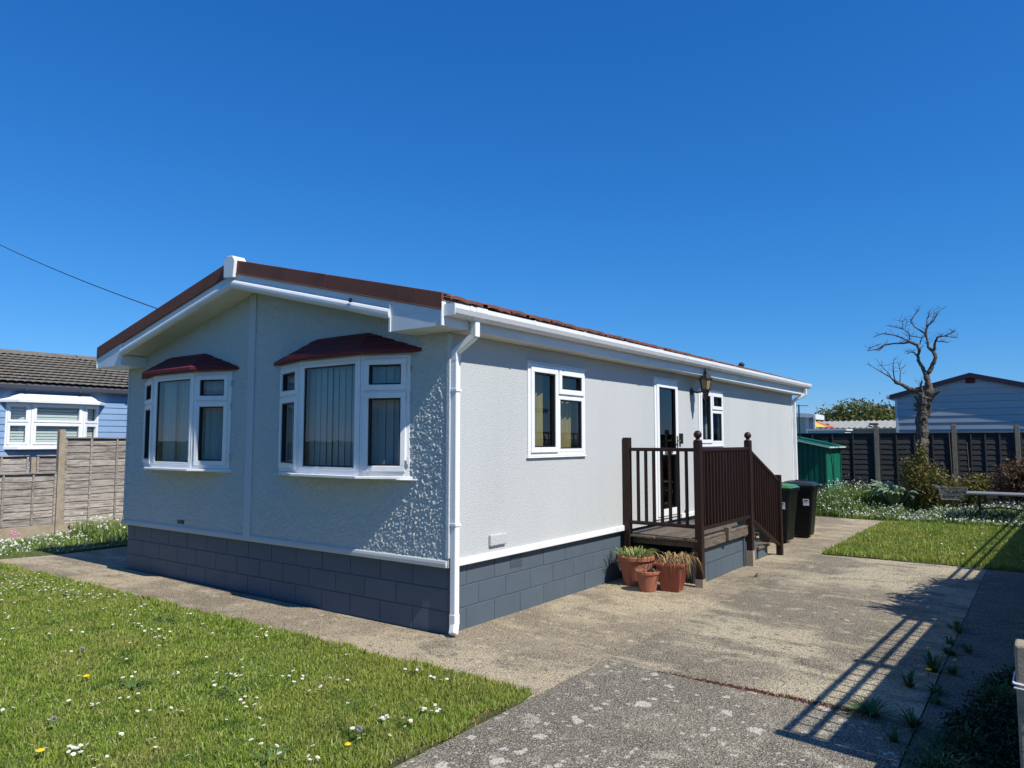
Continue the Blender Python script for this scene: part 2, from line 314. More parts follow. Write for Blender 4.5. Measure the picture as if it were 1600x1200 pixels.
def basis(p, q):
    """plane through p and q (xy); outward normal to the right of p->q"""
    p = Vector((*p, 0)); q = Vector((*q, 0)); U = (q-p).normalized(); return (p, U, Vector((U.y, -U.x, 0))), (q-p).length

# ---------------------------------------------------------------- ground, slabs, lawns
def sheet(name, poly, z, m, thick=0, kind='structure', parent=None, bevel=0):
    b = MB()
    if thick: b.prism([(x, y, z-thick) for x, y in poly], (0,0,thick))
    else: b.v = [(x, y, z) for x, y in poly]; b.f = [tuple(range(len(poly)))]
    o = b.build(name, m, parent, bevel=bevel)
    if kind: o['kind'] = kind
    return o
sheet('ground', [(-1500,-1500),(1500,-1500),(1500,1500),(-1500,1500)], -.05, MT['ground'])
sheet('bedding_sand', [(-11,-7.5),(5.2,-7.5),(5.2,14),(-11,14)], -.025, MT['soil'])
def wob(p, q, n, a, seed):
    r = np.random.default_rng(seed); out = []
    for i in range(n): t = i/n; out.append((p[0]+(q[0]-p[0])*t+r.normal(0, a), p[1]+(q[1]-p[1])*t+r.normal(0, a)))
    return out
sheet('path', [(-.1,-.002),(-8.1,-.002),(-8.35,-.80),(-8.3,-1.0),(1.518,-.98),(1.518,7.12),(1.56,7.13),(1.60,12.95),(-.1,13.2)], 0, MT['path_conc'], .1)
sheet('side_yard_path', [(-8.1,.0),(-6.0,.0),(-6.0,13),(-8.3,13)], 0, MT['path_conc'], .1)
sheet('driveway_slab', [(1.524,.198),(3.758,.198),(3.778,7.08),(1.524,7.1)], 0, MT['drive_conc'], .1)
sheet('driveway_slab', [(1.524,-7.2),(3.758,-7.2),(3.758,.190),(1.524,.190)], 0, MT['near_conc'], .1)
sheet('driveway_slab', [(3.7595,-7.2),(4.95,-7.2),(5.0,7.0),(3.7795,7.08)], -.002, MT['shade_conc'], .1)  # right strip, its concrete colour darkened to deepen the fence shadow
front_lawn = wob((-9.8,-.95),(1.5,-.80),60,.025,3)+wob((1.5,-.80),(1.5,-7),30,.018,4)+[(1.5,-7),(-9.8,-7)]
sheet('front_lawn', front_lawn, .012, MT['lawnbase'], .05)
back_lawn = wob((1.60,7.14),(4.95,7.0),20,.02,5)+[(4.95,7.0),(5.1,12.9)]+wob((5.1,12.7),(1.62,12.75),20,.05,6)+wob((1.62,12.75),(1.60,7.14),14,.02,8)
sheet('back_lawn', back_lawn, .012, MT['lawnbase'], .05)
sheet('flower_bed', [(-.9,13.3),(1.55,13.0),(5.2,12.8),(5.3,17),(-3,16)], .006, MT['soil'], .05)
sheet('side_bed', [(-9.95,-1.0),(-8.36,-.95),(-8.36,-.78),(-8.11,.0),(-8.32,.004),(-8.35,6),(-9.95,6)], .008, MT['lawnbase'], .05)
sheet('side_yard_ground', [(-9.95,-.0),(-8.2,.0),(-8.2,13),(-9.95,13)], -.02, MT['ground'])
sheet('neighbour_yard', [(-13.4,-8),(-10.15,-8),(-10.15,13),(-13.4,13)], -.02, MT['path_conc'])

def blades(name, pts, h, wd, m, lean=.5, parent=None, zb=0.01):
    """pts (n,2); h, wd arrays"""
    n = len(pts); a = rng.uniform(0, 2*np.pi, n); b = rng.uniform(0, 2*np.pi, n); l = np.abs(rng.normal(0, lean, n))*h
    rx, ry = np.cos(a)*wd/2, np.sin(a)*wd/2; lx, ly = np.cos(b)*l, np.sin(b)*l
    x, y = pts[:,0], pts[:,1]; z = np.full(n, zb) if np.isscalar(zb) else zb
    V = np.empty((n,5,3)); V[:,0] = np.c_[x-rx, y-ry, z]; V[:,1] = np.c_[x+rx, y+ry, z]
    V[:,2] = np.c_[x-rx*.8+lx*.35, y-ry*.8+ly*.35, z+h*.6]; V[:,3] = np.c_[x+rx*.8+lx*.35, y+ry*.8+ly*.35, z+h*.6]
    V[:,4] = np.c_[x+lx, y+ly, z+h*np.sqrt(np.maximum(.15, 1-np.minimum(l/h, 1.1)**2*.6))]
    F = (np.arange(n)[:,None,None]*5 + np.array([[0,1,3],[0,3,2],[2,3,4]])[None]).reshape(-1,3)
    return npmesh(name, V, F, m, parent)
def sample(x0, x1, y0, y1, dens, cx=4.5, cy=-5.1):
    n = int((x1-x0)*(y1-y0)*dens(3.5)); p = np.c_[rng.uniform(x0, x1, n), rng.uniform(y0, y1, n)]
    d = np.hypot(p[:,0]-cx, p[:,1]-cy); return p[rng.uniform(0, 1, n) < np.vectorize(dens)(d)/dens(3.5)]
def nse(p, sc, seed):   # cheap smooth noise
    r = np.random.default_rng(seed); v = 0
    for k in range(6):
        a = r.uniform(0, 2*np.pi); f = sc*r.uniform(.6, 1.8); v = v+np.sin((p[:,0]*np.cos(a)+p[:,1]*np.sin(a))*f+r.uniform(0, 6))
    return v/6
dens = lambda d: 11000 if d < 5 else 11000*(5/d)**1.25
p = sample(-9.8, 1.54, -6.2, -.74, dens)
edge = -.79-.012*(1.5-p[:,0])+.05*nse(p, 9, 1)+.03*nse(p, 31, 41); p = p[(p[:,1] < edge) & (p[:,0] < 1.50+.045*nse(p, 9, 2)+.03*nse(p, 33, 42))]
d = np.hypot(p[:,0]-4.5, p[:,1]+5.1); pn = nse(p, 2.2, 3); hh = (.021+.009*pn+rng.exponential(.0075, len(p)))*(1+.35*nse(p, 6, 31)); near_edge = (p[:,1] > -1.05) | (p[:,0] > 1.36)
hh = np.clip(hh, .012, .1)*np.where(near_edge, 1.5, 1)
tag(blades('grass', p, hh, .0035+.0007*d, MT['grass'], .6), 'short mown grass of the front lawn beside the concrete path', 'grass', kind='stuff')
dens2 = lambda d: 1900
n = int(3.5*5.7*1700); p = np.c_[rng.uniform(1.6, 5.0, n), rng.uniform(7.1, 12.8, n)]
hh = np.clip(.045+.015*nse(p, 2, 4)+rng.exponential(.012, n), .02, .16)*np.where(p[:,1] < 7.3, 1.4, 1)
tag(blades('grass', p, hh, np.full(n, .012), MT['grass'], .6), 'bright green grass of the small back lawn by the flower bed', 'grass', kind='stuff')

# ---------------------------------------------------------------- the grey home
ZR = lambda x: 3.86-.24*abs(x+3.05)          # roof top surface
home = thing('mobile_home', 'pale grey stuccoed mobile home with brown roof, maroon bay hoods and slate blue block base', 'mobile home')
L_, W_ = 11.61, 6.08; Z0 = .615
class Cells(MB): pass
def wall_with_holes(name, B, u0, u1, v0, v1, holes, m, t=.1, extra=None):
    us = sorted({u0, u1, *[h[0] for h in holes], *[h[1] for h in holes]}); vs = sorted({v0, v1, *[h[2] for h in holes], *[h[3] for h in holes]})
    b = MB(); O, U, Nn = B
    P = lambda u, v, w: tuple(O+U*u+Vector((0,0,v))+Nn*w)
    for i in range(len(us)-1):
        for j in range(len(vs)-1):
            cu, cv = (us[i]+us[i+1])/2, (vs[j]+vs[j+1])/2
            if any(h[0] < cu < h[1] and h[2] < cv < h[3] for h in holes): continue
            a, c, e, f = us[i], us[i+1], vs[j], vs[j+1]
            b.quad(P(a,e,0),P(c,e,0),P(c,f,0),P(a,f,0)); b.quad(P(a,e,-t),P(c,e,-t),P(c,f,-t),P(a,f,-t))
    for h in holes:
        a, c, e, f = h
        b.quad(P(a,e,0),P(c,e,0),P(c,e,-t),P(a,e,-t)); b.quad(P(a,f,0),P(c,f,0),P(c,f,-t),P(a,f,-t))
        b.quad(P(a,e,0),P(a,f,0),P(a,f,-t),P(a,e,-t)); b.quad(P(c,e,0),P(c,f,0),P(c,f,-t),P(c,e,-t))
    if extra: extra(b, P)
    o = b.build(name, m, home)
    return o
sideB = (Vector((0,0,0)), Vector((0,1,0)), Vector((1,0,0)))
frontB = (Vector((-W_,0,0)), Vector((1,0,0)), Vector((0,-1,0)))
W1 = (1.27, 2.48, 1.615, 2.64); DR = (4.45, 5.28, .665, 2.69); W2 = (6.12, 7.22, 1.705, 2.63)
wall_with_holes('side_wall', sideB, 0, L_, Z0, 2.90, [W1, DR, W2], MT['stucco'])
BAYS = [(-2.55, -1.95, -1.0, -.5), (-5.58, -4.98, -4.03, -3.53)]
BZ0, BZ1 = 1.44, 2.66
# real roughcast: a fine relief mesh with the bay openings and the gable line cut out
def roughcast():
    g = .0078; nx = int(W_/g)+1; nz = int((ZR(-3.05)-.1-Z0)/g)+1; r = np.random.default_rng(5)
    def field(step):
        m_ = r.normal(size=(nz//step+5, nx//step+5)); m_ = (m_[:-1,:-1]+m_[1:,:-1]+m_[:-1,1:]+m_[1:,1:])/2
        zi = np.arange(nz)/step; xi = np.arange(nx)/step; z0 = zi.astype(int); x0 = xi.astype(int); fz = (zi-z0)[:,None]; fx = (xi-x0)[None]
        return (m_[z0][:,x0]*(1-fz)*(1-fx)+m_[z0+1][:,x0]*fz*(1-fx)+m_[z0][:,x0+1]*(1-fz)*fx+m_[z0+1][:,x0+1]*fz*fx)
    F_ = .0030*r.normal(size=(nz,nx)); F_ = (F_+np.roll(F_,1,0)+np.roll(F_,1,1)+np.roll(np.roll(F_,1,0),1,1))/2+.0016*field(2); F_ = F_+np.where(F_ > .003, .0025, 0)
    X = -W_+np.arange(nx)*(W_/(nx-1)); Z = Z0+np.arange(nz)*((ZR(-3.05)-.1-Z0)/(nz-1)); XX, ZZ = np.meshgrid(X, Z)
    edge = np.minimum.reduce([XX+W_, -XX, ZZ-Z0]); F_ = F_*np.clip(edge/.02, 0, 1)
    V = np.stack([XX, -.004-np.clip(F_, -.004, .010), ZZ], -1).reshape(-1,3)
    idx = (np.arange(nx-1)[None]+np.arange(nz-1)[:,None]*nx).ravel(); Q = np.c_[idx, idx+1, idx+nx+1, idx+nx]; cx = V[Q].mean(1)
    keep = cx[:,2] < 3.86-.24*np.abs(cx[:,0]+3.05)-.1
    for b_ in BAYS: keep &= ~((cx[:,0] > b_[0]+.03) & (cx[:,0] < b_[3]-.03) & (cx[:,2] > BZ0) & (cx[:,2] < BZ1))
    Q = Q[keep]; used = np.unique(Q); mp_ = np.zeros(len(V), int); mp_[used] = np.arange(len(used))
    return npmesh('front_wall', V[used], mp_[Q], MT['stucco_front'], home, True)
roughcast()
def gable_in(b, P):
    b.quad(P(0,2.9,-.1), P(W_,2.9,-.1), P(W_,ZR(0)-.1,-.1), P(W_-3.05,ZR(-3.05)-.1,-.1), P(0,ZR(-6.08)-.1,-.1))
wall_with_holes('front_wall_lining', (frontB[0]+Vector((0,.012,0)), frontB[1], frontB[2]), .002, W_-.002, Z0, 2.90, [(b[0]+W_+.03, b[3]+W_-.03, BZ0, BZ1) for b in BAYS], MT['room'], t=.088, extra=gable_in)
b = MB(); b.box((-W_,.101,Z0), (-W_+.1,L_,2.9)); b.build('left_wall', MT['stucco'], home)
b = MB(); b.box((-W_+.1,L_-.099,Z0), (-.101,L_-.001,2.9)); b.prism([(-W_,L_-.1,2.9),(0,L_-.1,2.9),(0,L_-.1,ZR(0)-.1),(-3.05,L_-.1,ZR(-3.05)-.1),(-W_,L_-.1,ZR(-W_)-.1)], (0,.1,0)); b.build('rear_wall', MT['stucco'], home)
b = MB(); b.box((-W_+.1,.1,Z0), (-.1,L_-.1,Z0+.05)); b.build('floor', MT['carpet'], home)
b = MB(); b.box((-W_+.1,.1,2.78), (-.1,L_-.1,2.81)); b.build('ceiling', MT['room'], home)
b = MB()
b.box((-W_+.1,4.2,Z0+.05), (-.1,4.26,2.78)); b.box((-3.07,.1,Z0+.05), (-3.01,4.2,2.78)); b.box((-2.6,4.26,Z0+.05), (-2.54,L_-.1,2.78)); b.build('room_partition', MT['room'], home)
# centre cover strip, seams, bell trim
b = MB(); b.box((-3.19,-.022,Z0+.01), (-3.06,-.001,ZR(-3.1)-.30)); b.build('cover_strip', MT['band'], home, bevel=.006)
for xa, xb, zz in ((-3.058,-2.6,2.455),(-.45,-.03,2.555),(-3.5,-3.192,2.455)): b = MB(); b.box((xa,-.003,zz), (xb,.001,zz+.006)); b.build('wall_seam', MT['band'], home)
b = MB(); b.prism([(-W_-.03,-.001,.613),(-W_-.03,-.022,.613),(-W_-.03,-.024,.65),(-W_-.03,-.020,.672),(-W_-.03,-.012,.684),(-W_-.03,-.001,.688)], (W_+.02,0,0)); b.build('bell_trim', MT['stucco_front'], home, bevel=.006)
b = MB(); b.box((.001,.08,.615), (.026,3.46,.685)); b.box((.001,5.35,.615), (.026,L_,.685)); b.build('base_trim', MT['pvc'], home, bevel=.006)
b = MB(); b.box((-.03,-.014,.70), (.014,.03,2.80)); b.box((-W_-.014,-.014,.70), (-W_+.03,-.001,2.80)); b.build('corner_bead', MT['band'], home, bevel=.005)
b = MB(); b.box((-4.66,-.012,.695+.02), (-4.50,-.001,.765)); b.build('utility_socket', MT['black'], home, bevel=.004)
b = MB(); b.box((.001,.60,.745), (.035,.87,.855)); b.build('vent_box', MT['stucco'], home, bevel=.01)
b = MB(); b.bf(sideB, 5.33,5.40,1.74,1.90,.001,.045); b.build('key_safe', MT['black'], home, bevel=.008)

# skirt of painted blocks
skirt = MB(); skirt.box((-W_+.048,.047,-.02), (-.047,.10,Z0)); skirt.box((-.10,.10,-.02), (-.047,L_-.1,Z0)); skirt.box((-W_+.055,.1,-.02), (-W_+.1,L_-.1,Z0)); skirt.box((-W_+.1,L_-.15,-.02),(-.1,L_-.1,Z0))
skirt = skirt.build('block_skirt', MT['mortar'], home)
CH = Z0/3
def block_obj(parent, x0, x1, y0, y1, z0, z1):
    g = .003; b = MB(); b.box((x0,y0,z0+g), (x1,y1,z1-g)); return b.build('block', MT['slate_paint'], parent, bevel=.004)
for k in range(3):
    x = -W_+.04; u = 0; xs = [x]; 
    first = .43 if k % 2 else .21
    x += first
    while x < -.30: xs.append(x); x += .445
    if -.04-xs[-1] < .12: xs.pop()
    xs.append(-.042)
    for a, c in zip(xs, xs[1:]): block_obj(skirt, a+.003, c-.003, .04+random.uniform(-.001,.001), .10, k*CH-(.01 if k == 0 else 0), (k+1)*CH)
    ys = [.102]; y = .102+(.40 if k % 2 else .21)
    while y < L_-.3: ys.append(y); y += .445
    ys.append(L_-.02)
    for a, c in zip(ys, ys[1:]):
        if k == 2 and a < 1.15 < c:
            pass
        block_obj(skirt, -.10, -.04+random.uniform(-.001,.001), a+.003, c-.003, k*CH-(.01 if k == 0 else 0), (k+1)*CH)
b = MB(); b.box((-.04,1.02,.47), (-.034,1.24,.58)); ab = b.build('air_brick', MT['slate_paint'], skirt)
b = MB()
for i in range(7):
    for j in range(5): b.box((-.0338,1.035+i*.029,.48+j*.02), (-.0325,1.05+i*.029,.489+j*.02))
b.build('air_hole', MT['gasket'], ab)['kind'] = 'stuff' if False else 'part'
del ab.children[0]['kind']

# windows -------------------------------------------------
def window_unit(parent, B, u0, u1, v0, v1, cells, name='window', frame=.05, w_out=.02, blind=None, blind_m=None, pane_m=None, sill=False, fixed=()):
    b = MB(); b.ringf(B, u0, u1, v0, v1, frame, -.05, w_out)
    # mullion lines: fill between the cells
    us = sorted({c[0] for c in cells} | {c[1] for c in cells}); vs = sorted({c[2] for c in cells} | {c[3] for c in cells})
    for c in cells: pass
    seen = set()
    for c in cells:
        for d in cells:
            if abs(d[0]-c[1]-.04) < 1e-3 and ('u', c[1]) not in seen: seen.add(('u', c[1])); b.bf(B, c[1], d[0], v0+frame, v1-frame, -.049, w_out-.001)
            if abs(d[2]-c[3]-.04) < 1e-3 and c[0] == d[0]: b.bf(B, c[0], c[1], c[3], d[2], -.048, w_out-.002)
    win = b.build(name, MT['pvc'], parent, bevel=.004)
    for i, (a, c, e, f) in enumerate(cells):
        t = .038 if i in fixed else .058; w1 = w_out+(.003 if i in fixed else .018)
        b = MB(); b.ringf(B, a-.008, c+.008, e-.008, f+.008, t, -.035, w1); sash = b.build('sash', MT['pvc'], win, bevel=.004)
        g0, g1, g2, g3 = a-.008+t, c+.008-t, e-.008+t, f+.008-t
        b = MB(); b.ringf(B, g0, g1, g2, g3, .014, -.03, w1-.012); b.build('gasket', MT['gasket'], win)
        b = MB(); b.bf(B, g0+.003, g1-.003, g2+.003, g3-.003, -.012, -.006); b.build('pane', pane_m or MT['pane'], win)
    if sill:
        b = MB(); b.bf(B, u0-.015, u1+.015, v0-.016, v0-.002, .001, .030); b.build('sill', MT['pvc'], win, bevel=.004)
        b = MB(); b.bf(B, u0-.03, u1+.03, v1+.002, v1+.014, .001, .035); b.build('drip_strip', MT['fascia'], win)
    return win
def vblind(parent, B, u0, u1, v0, v1, w, m, step=.089, ang=22, name='blind_slat', wid=.096):
    O, U, Nn = B; n = int((u1-u0)/step)
    for i in range(n):
        u = u0+(i+.5)*(u1-u0)/n; a = R(ang+random.uniform(-5,5)); hw = wid/2
        p = O+U*u+Nn*w; du = U*math.cos(a)*hw+Nn*math.sin(a)*hw; b = MB()
        nn = (U*(-math.sin(a))+Nn*math.cos(a))*.0015
        b.prism([p-du, p+du, p+du+nn, p-du+nn], (0,0,0)) if False else None
        q = [p-du-nn, p+du-nn, p+du+nn, p-du+nn]; b.prism([x+Vector((0,0,v0)) for x in q], (0,0,v1-v0)); b.build(name, m, parent)
def drape(parent, B, u0, u1, v0, v1, w, m, folds=7, amp=.025, name='curtain'):
    O, U, Nn = B; V = []; F = []; nu = folds*8; 
    for j, v in enumerate((v0, v0+.4*(v1-v0), v1)):
        for i in range(nu+1):
            t = i/nu; V.append(tuple(O+U*(u0+(u1-u0)*t)+Vector((0,0,v))+Nn*(w+amp*math.sin(t*folds*2*math.pi+.6*j*.5+math.sin(t*9))*(1.15 if j == 0 else .9))))
    for j in range(2):
        for i in range(nu): a = j*(nu+1)+i; F.append((a, a+1, a+nu+2, a+nu+1))
    V2 = [tuple(Vector(v)-Nn*.004) for v in V]; n = len(V); F2 = [tuple(x+n for x in f)[::-1] for f in F]
    b = MB(); b.v = V+V2; b.f = F+F2; return b.build(name, m, parent, smooth=True)
w1 = window_unit(home, sideB, *W1, [(W1[0]+.05,1.845,W1[2]+.05,W1[3]-.05),(1.885,W1[1]-.05,W1[2]+.05,2.29),(1.885,W1[1]-.05,2.33,W1[3]-.05)], fixed=(1,), sill=True)
vblind(w1, sideB, 1.33, 1.80, 1.66, 2.59, -.16, MT['gold'], ang=35, name='curtain_fold', step=.11); vblind(w1, sideB, 2.08, 2.42, 1.66, 2.59, -.16, MT['gold'], ang=35, name='curtain_fold', step=.11)
w2 = window_unit(home, sideB, *W2, [(W2[0]+.05,6.645,W2[2]+.05,W2[3]-.05),(6.685,W2[1]-.05,W2[2]+.05,2.28),(6.685,W2[1]-.05,2.32,W2[3]-.05)], fixed=(1,), sill=True)
drape(w2, sideB, 6.18, 6.50, 1.74, 2.6, -.14, MT['blind'], 4); drape(w2, sideB, 6.72, 7.1, 1.74, 2.2, -.14, MT['blind'], 4)
# door
b = MB(); b.ringf(sideB, DR[0], DR[1], DR[2], DR[3], .055, -.06, .02, tb=.04); b.bf(sideB, DR[0]-.02, DR[1]+.02, DR[3]+.002, DR[3]+.016, .001, .04); door = b.build('door', MT['pvc'], home, bevel=.004)
b = MB(); du0, du1, dv0, dv1 = DR[0]+.05, DR[1]-.05, DR[2]+.035, DR[3]-.05
b.ringf(sideB, du0, du1, dv0, dv1, .075, -.03, .036, tb=.10); b.bf(sideB, du0+.075, du1-.075, 1.585, 1.665, -.03, .035); b.build('door_leaf', MT['pvc'], door, bevel=.004)
for a, c in ((dv0+.10, 1.585), (1.665, dv1-.075)):
    b = MB(); b.ringf(sideB, du0+.075, du1-.075, a, c, .012, -.025, .03); b.build('gasket', MT['gasket'], door)
    b = MB(); b.bf(sideB, du0+.08, du1-.08, a+.005, c-.005, -.008, 0); b.build('pane', MT['pane_dark'], door)
b = MB(); b.bf(sideB, 4.73, 5.0, 1.60, 1.645, .0355, .048); b.build('letter_plate', MT['brass'], door, bevel=.004)
b = MB(); b.bf(sideB, 5.165, 5.20, 1.63, 1.86, .0365, .046); b.tube([(.046,5.182,1.79),(.085,5.182,1.79),(.09,5.08,1.79)], .010, 8); b.build('handle', MT['brass'], door)
# bays
def bay(bx, key, nslat):
    xl, xa, xb, xr = bx; dd = .2
    b = MB(); b.prism([(xl-.03,-.001,1.415-.0),(xa-.03,-dd-.085,1.415),(xb+.03,-dd-.085,1.415),(xr+.05,-.001,1.415)], (0,0,.028))
    b.prism([(xl-.13,-.001,1.405),(xl+.1,-.085,1.405),(xr-.05,-.085,1.405),(xr+.13,-.001,1.405)], (0,0,.0095))
    bw = b.build('bay_window', MT['pvc'], home, bevel=.004)
    b = MB(); b.prism([(xl+.01,-.001,BZ1-.02),(xa+.005,-dd+.01,BZ1-.02),(xb-.005,-dd+.01,BZ1-.02),(xr-.01,-.001,BZ1-.02)], (0,0,.06)); b.build('head_board', MT['fascia'], bw)
    v0, v1 = BZ0+.005, BZ1-.022
    facets = [((xl,0),(xa,-dd)), ((xa,-dd),(xb,-dd)), ((xb,-dd),(xr,0))]
    for i, (p, q) in enumerate(facets):
        B, ln = basis(p, q)
        if i == 1: cells = [(.05, ln-.05, v0+.05, v1-.05)]; fx = (0,)
        else: cells = [(.05, ln-.05, v0+.05, 2.255), (.05, ln-.05, 2.295, v1-.05)]; fx = ()
        window_unit2(bw, B, ln, v0, v1, cells, fx)
        if key == 'R':
            if i == 1: vblind(bw, B, .05, ln-.03, v0+.03, v1, -.085, MT['blind'], ang=9)
            else: vblind(bw, B, .06, ln-.03, v0+.03, v1, -.075, MT['blind'], ang=9)
        else:
            if i == 1: drape(bw, B, .10, .40, v0+.02, v1, -.085, MT['blind'], 4, .012); drape(bw, B, .30, .56, v0+.02, v1, -.14, MT['drape'], 4, .02); drape(bw, B, .55, .93, v0+.02, v1, -.09, MT['blind'], 5, .012)
            if i != 1: drape(bw, B, .05, ln-.04, v0+.02, v1, -.075, MT['blind'], 6, .010)
    # hinges
    B, ln = basis(*facets[2]); b = MB()
    for z in (1.56, 2.18, 2.46): b.bf(B, ln-.018, ln+.006, z, z+.07, .025, .048)
    b.build('hinge', MT['pvc'], bw)
    # maroon hood in four lapped courses
    cx = (xl+xr)/2
    E0 = [(xl-.16,-.003),(xa-.10,-dd-.13),(xb+.10,-dd-.13),(xr+.15,-.003)]; ez = 2.685; tz = 2.90
    T0 = [(cx-.37,-.003),(cx-.37,-.03),(cx+.44,-.03),(cx+.44,-.003)]
    b = MB(); b.prism([(x, y, ez-.03) for x, y in E0], (0,0,.03)); hood = b.build('hood', MT['maroon'], bw, bevel=.004)
    nC = 4
    for k in range(nC):
        s0, s1 = k/nC, (k+1)/nC+.0
        lo = [(E0[i][0]+(T0[i][0]-E0[i][0])*s0, E0[i][1]+(T0[i][1]-E0[i][1])*s0, ez+(tz-ez)*s0+.001*k) for i in range(4)]
        hi = [(E0[i][0]+(T0[i][0]-E0[i][0])*s1, E0[i][1]+(T0[i][1]-E0[i][1])*s1, ez+(tz-ez)*s1) for i in range(4)]
        up = .006; lo2 = [(x, y, z+up) for x, y, z in lo]; b = MB()
        for i in range(3): b.quad(lo[i], lo[i+1], lo2[i+1], lo2[i]); b.quad(lo2[i], lo2[i+1], hi[i+1], hi[i])
        b.quad(*hi); b.quad(*lo[::-1]); b.build('hood_course', MT['maroon'], hood)
    return bw
def window_unit2(parent, B, ln, v0, v1, cells, fixed):
    fr = .045; b = MB(); b.ringf(B, .003, ln-.003, v0, v1, fr, -.05, .012)
    if len(cells) > 1: b.bf(B, fr, ln-fr, cells[0][3], cells[1][2], -.048, .011)
    b.build('bay_frame', MT['pvc'], parent, bevel=.004)
    for i, (a, c, e, f) in enumerate(cells):
        t = .032 if i in fixed else .055; w1 = .016 if i in fixed else .032
        b = MB(); b.ringf(B, a-.008, c+.008, e-.008, f+.008, t, -.035, w1); b.build('sash', MT['pvc'], parent, bevel=.004)
        g0, g1, g2, g3 = a-.008+t, c+.008-t, e-.008+t, f+.008-t
        b = MB(); b.ringf(B, g0, g1, g2, g3, .015, -.03, w1-.014); b.build('gasket', MT['gasket'], parent)
        b = MB(); b.bf(B, g0+.003, g1-.003, g2+.003, g3-.003, -.012, -.006); b.build('pane', MT['pane'], parent)
bay(BAYS[0], 'R', 10); bay(BAYS[1], 'L', 0)

# roof ---------------------------------------------------
Y0, Y1 = -.33, 11.95; XE, XL = .20, -6.30
b = MB(); b.prism([(XE,Y0+.02,ZR(XE)-.09),(-3.05,Y0+.02,ZR(-3.05)-.09),(XL,Y0+.02,ZR(XL)-.09),(XL,Y0+.02,ZR(XL)-.03),(-3.05,Y0+.02,ZR(-3.05)-.03),(XE,Y0+.02,ZR(XE)-.03)], (0,Y1-Y0-.02,0))
roof = b.build('roof', MT['fascia'], home)
# corrugated tile field (right and left slopes), lapped courses
def tile_field(x_low, x_high, parent, name, m, yA, yB, wave=.24, amp=.014, course=.36, zf=ZR, step=.022, gap=False):
    n = int(abs(x_high-x_low)/course)+1; ny = int((yB-yA)/wave*8); V = []; F = []
    ys = np.linspace(yA, yB, ny+1); wv = amp*np.abs(np.sin(np.pi*ys/wave))**.8; rows = []
    for k in range(n):
        xa = x_low+(x_high-x_low)*k/n; xb = x_low+(x_high-x_low)*(k+1)/n
        rows.append((xa, step-(.02 if not gap else .028))); rows.append((xa, step)); rows.append((xb, 0.0))
    for x, dz in rows: V.append(np.c_[np.full(ny+1, x), ys, zf(x)+dz+wv])
    V = np.concatenate(V); kk = [r_ for r_ in range(len(rows)-1) if not (gap and r_ % 3 == 2)]; idx = np.arange(ny)[None]+(np.array(kk)*(ny+1))[:,None]; idx = idx.ravel()
    F = np.c_[idx, idx+1, idx+ny+2, idx+ny+1]
    return npmesh(name, V, F, m, parent, True)
tf = tile_field(XE-.30, -3.05, roof, 'tile_field', MT['tile'], Y0+.05, Y1-.05); tf['kind'] = 'stuff'
tf = tile_field(XL, -3.05, roof, 'tile_field', MT['tile'], Y0+.05, Y1-.05); tf['kind'] = 'stuff'
# eaves course: single tiles
def eave_tile():
    b = MB(); n = 8; wv = .236; xs = (XE-.34, XE+.075)
    pts = [(j/n*wv, .016*abs(math.sin(math.pi*j/n))**.7) for j in range(n+1)]
    for j in range(n):
        (ya, za), (yb, zb) = pts[j], pts[j+1]; x0, x1 = xs
        z0, z1 = ZR(x0)+.02, ZR(XE)+.012-.24*.075
        b.quad((x0,ya,z0+za),(x0,yb,z0+zb),(x1,yb,z1+zb),(x1,ya,z1+za)); b.quad((x1,ya,z1+za),(x1,yb,z1+zb),(x1,yb,z1+zb-.028),(x1,ya,z1+za-.028))
        b.quad((x0,ya,z0+za-.028),(x1,ya,z1+za-.028),(x1,yb,z1+zb-.028),(x0,yb,z0+zb-.028))
    return b.build('roof_tile', MT['tile'], roof)
et = eave_tile(); et.location.y = Y0+.02
k = 1
while Y0+.02+.24*(k+1) < Y1:
    inst(et, roof, (random.uniform(-.004,.004), Y0+.02+.24*k, random.uniform(-.003,.003)), rot=(random.uniform(-.012,.012), random.uniform(-.006,.006), 0)); k += 1
# verge trims (brown) in lengths, white bargeboards with rounded lower roll
def verge(xa, xb, y=Y0, parent=roof):
    b = MB(); za, zb = ZR(xa), ZR(xb)
    b.prism([(xa,y-.03,za-.115),(xb,y-.03,zb-.115),(xb,y-.03,zb+.035),(xa,y-.03,za+.035)], (0,.028,0))
    b.prism([(xa,y-.0025,za+.02),(xb,y-.0025,zb+.02),(xb,y-.0025,zb+.036),(xa,y-.0025,za+.036)], (0,.1,0))
    b.prism([(xa,y-.034,za-.125),(xb,y-.034,zb-.125),(xb,y-.034,zb-.113),(xa,y-.034,za-.113)], (0,.03,0))
    return b.build('verge_trim', MT['tile'], parent, bevel=.004)
for xa, xb in ((-2.97,-1.36),(-1.355,.215)): verge(xa, xb)
for xa, xb in ((-3.13,-4.15),(-4.155,-5.2),(-5.205,-6.32)): verge(xb, xa)
def barge(xa, xb):
    b = MB(); prof = [(-.008,-.12),(-.010,-.19),(-.022,-.20),(-.040,-.215),(-.050,-.235),(-.050,-.26),(-.040,-.285),(-.022,-.30),(.0,-.305),(.0,-.12)]
    pa = [(xa, Y0+py, ZR(xa)+pz) for py, pz in prof]; pb = [(xb, Y0+py, ZR(xb)+pz) for py, pz in prof]; n = len(prof)
    b.v = pa+pb; b.f = [tuple(range(n)), tuple(range(n,2*n))[::-1]]+[(i, (i+1) % n, n+(i+1) % n, n+i) for i in range(n)]
    b.build('bargeboard', MT['fascia'], roof)
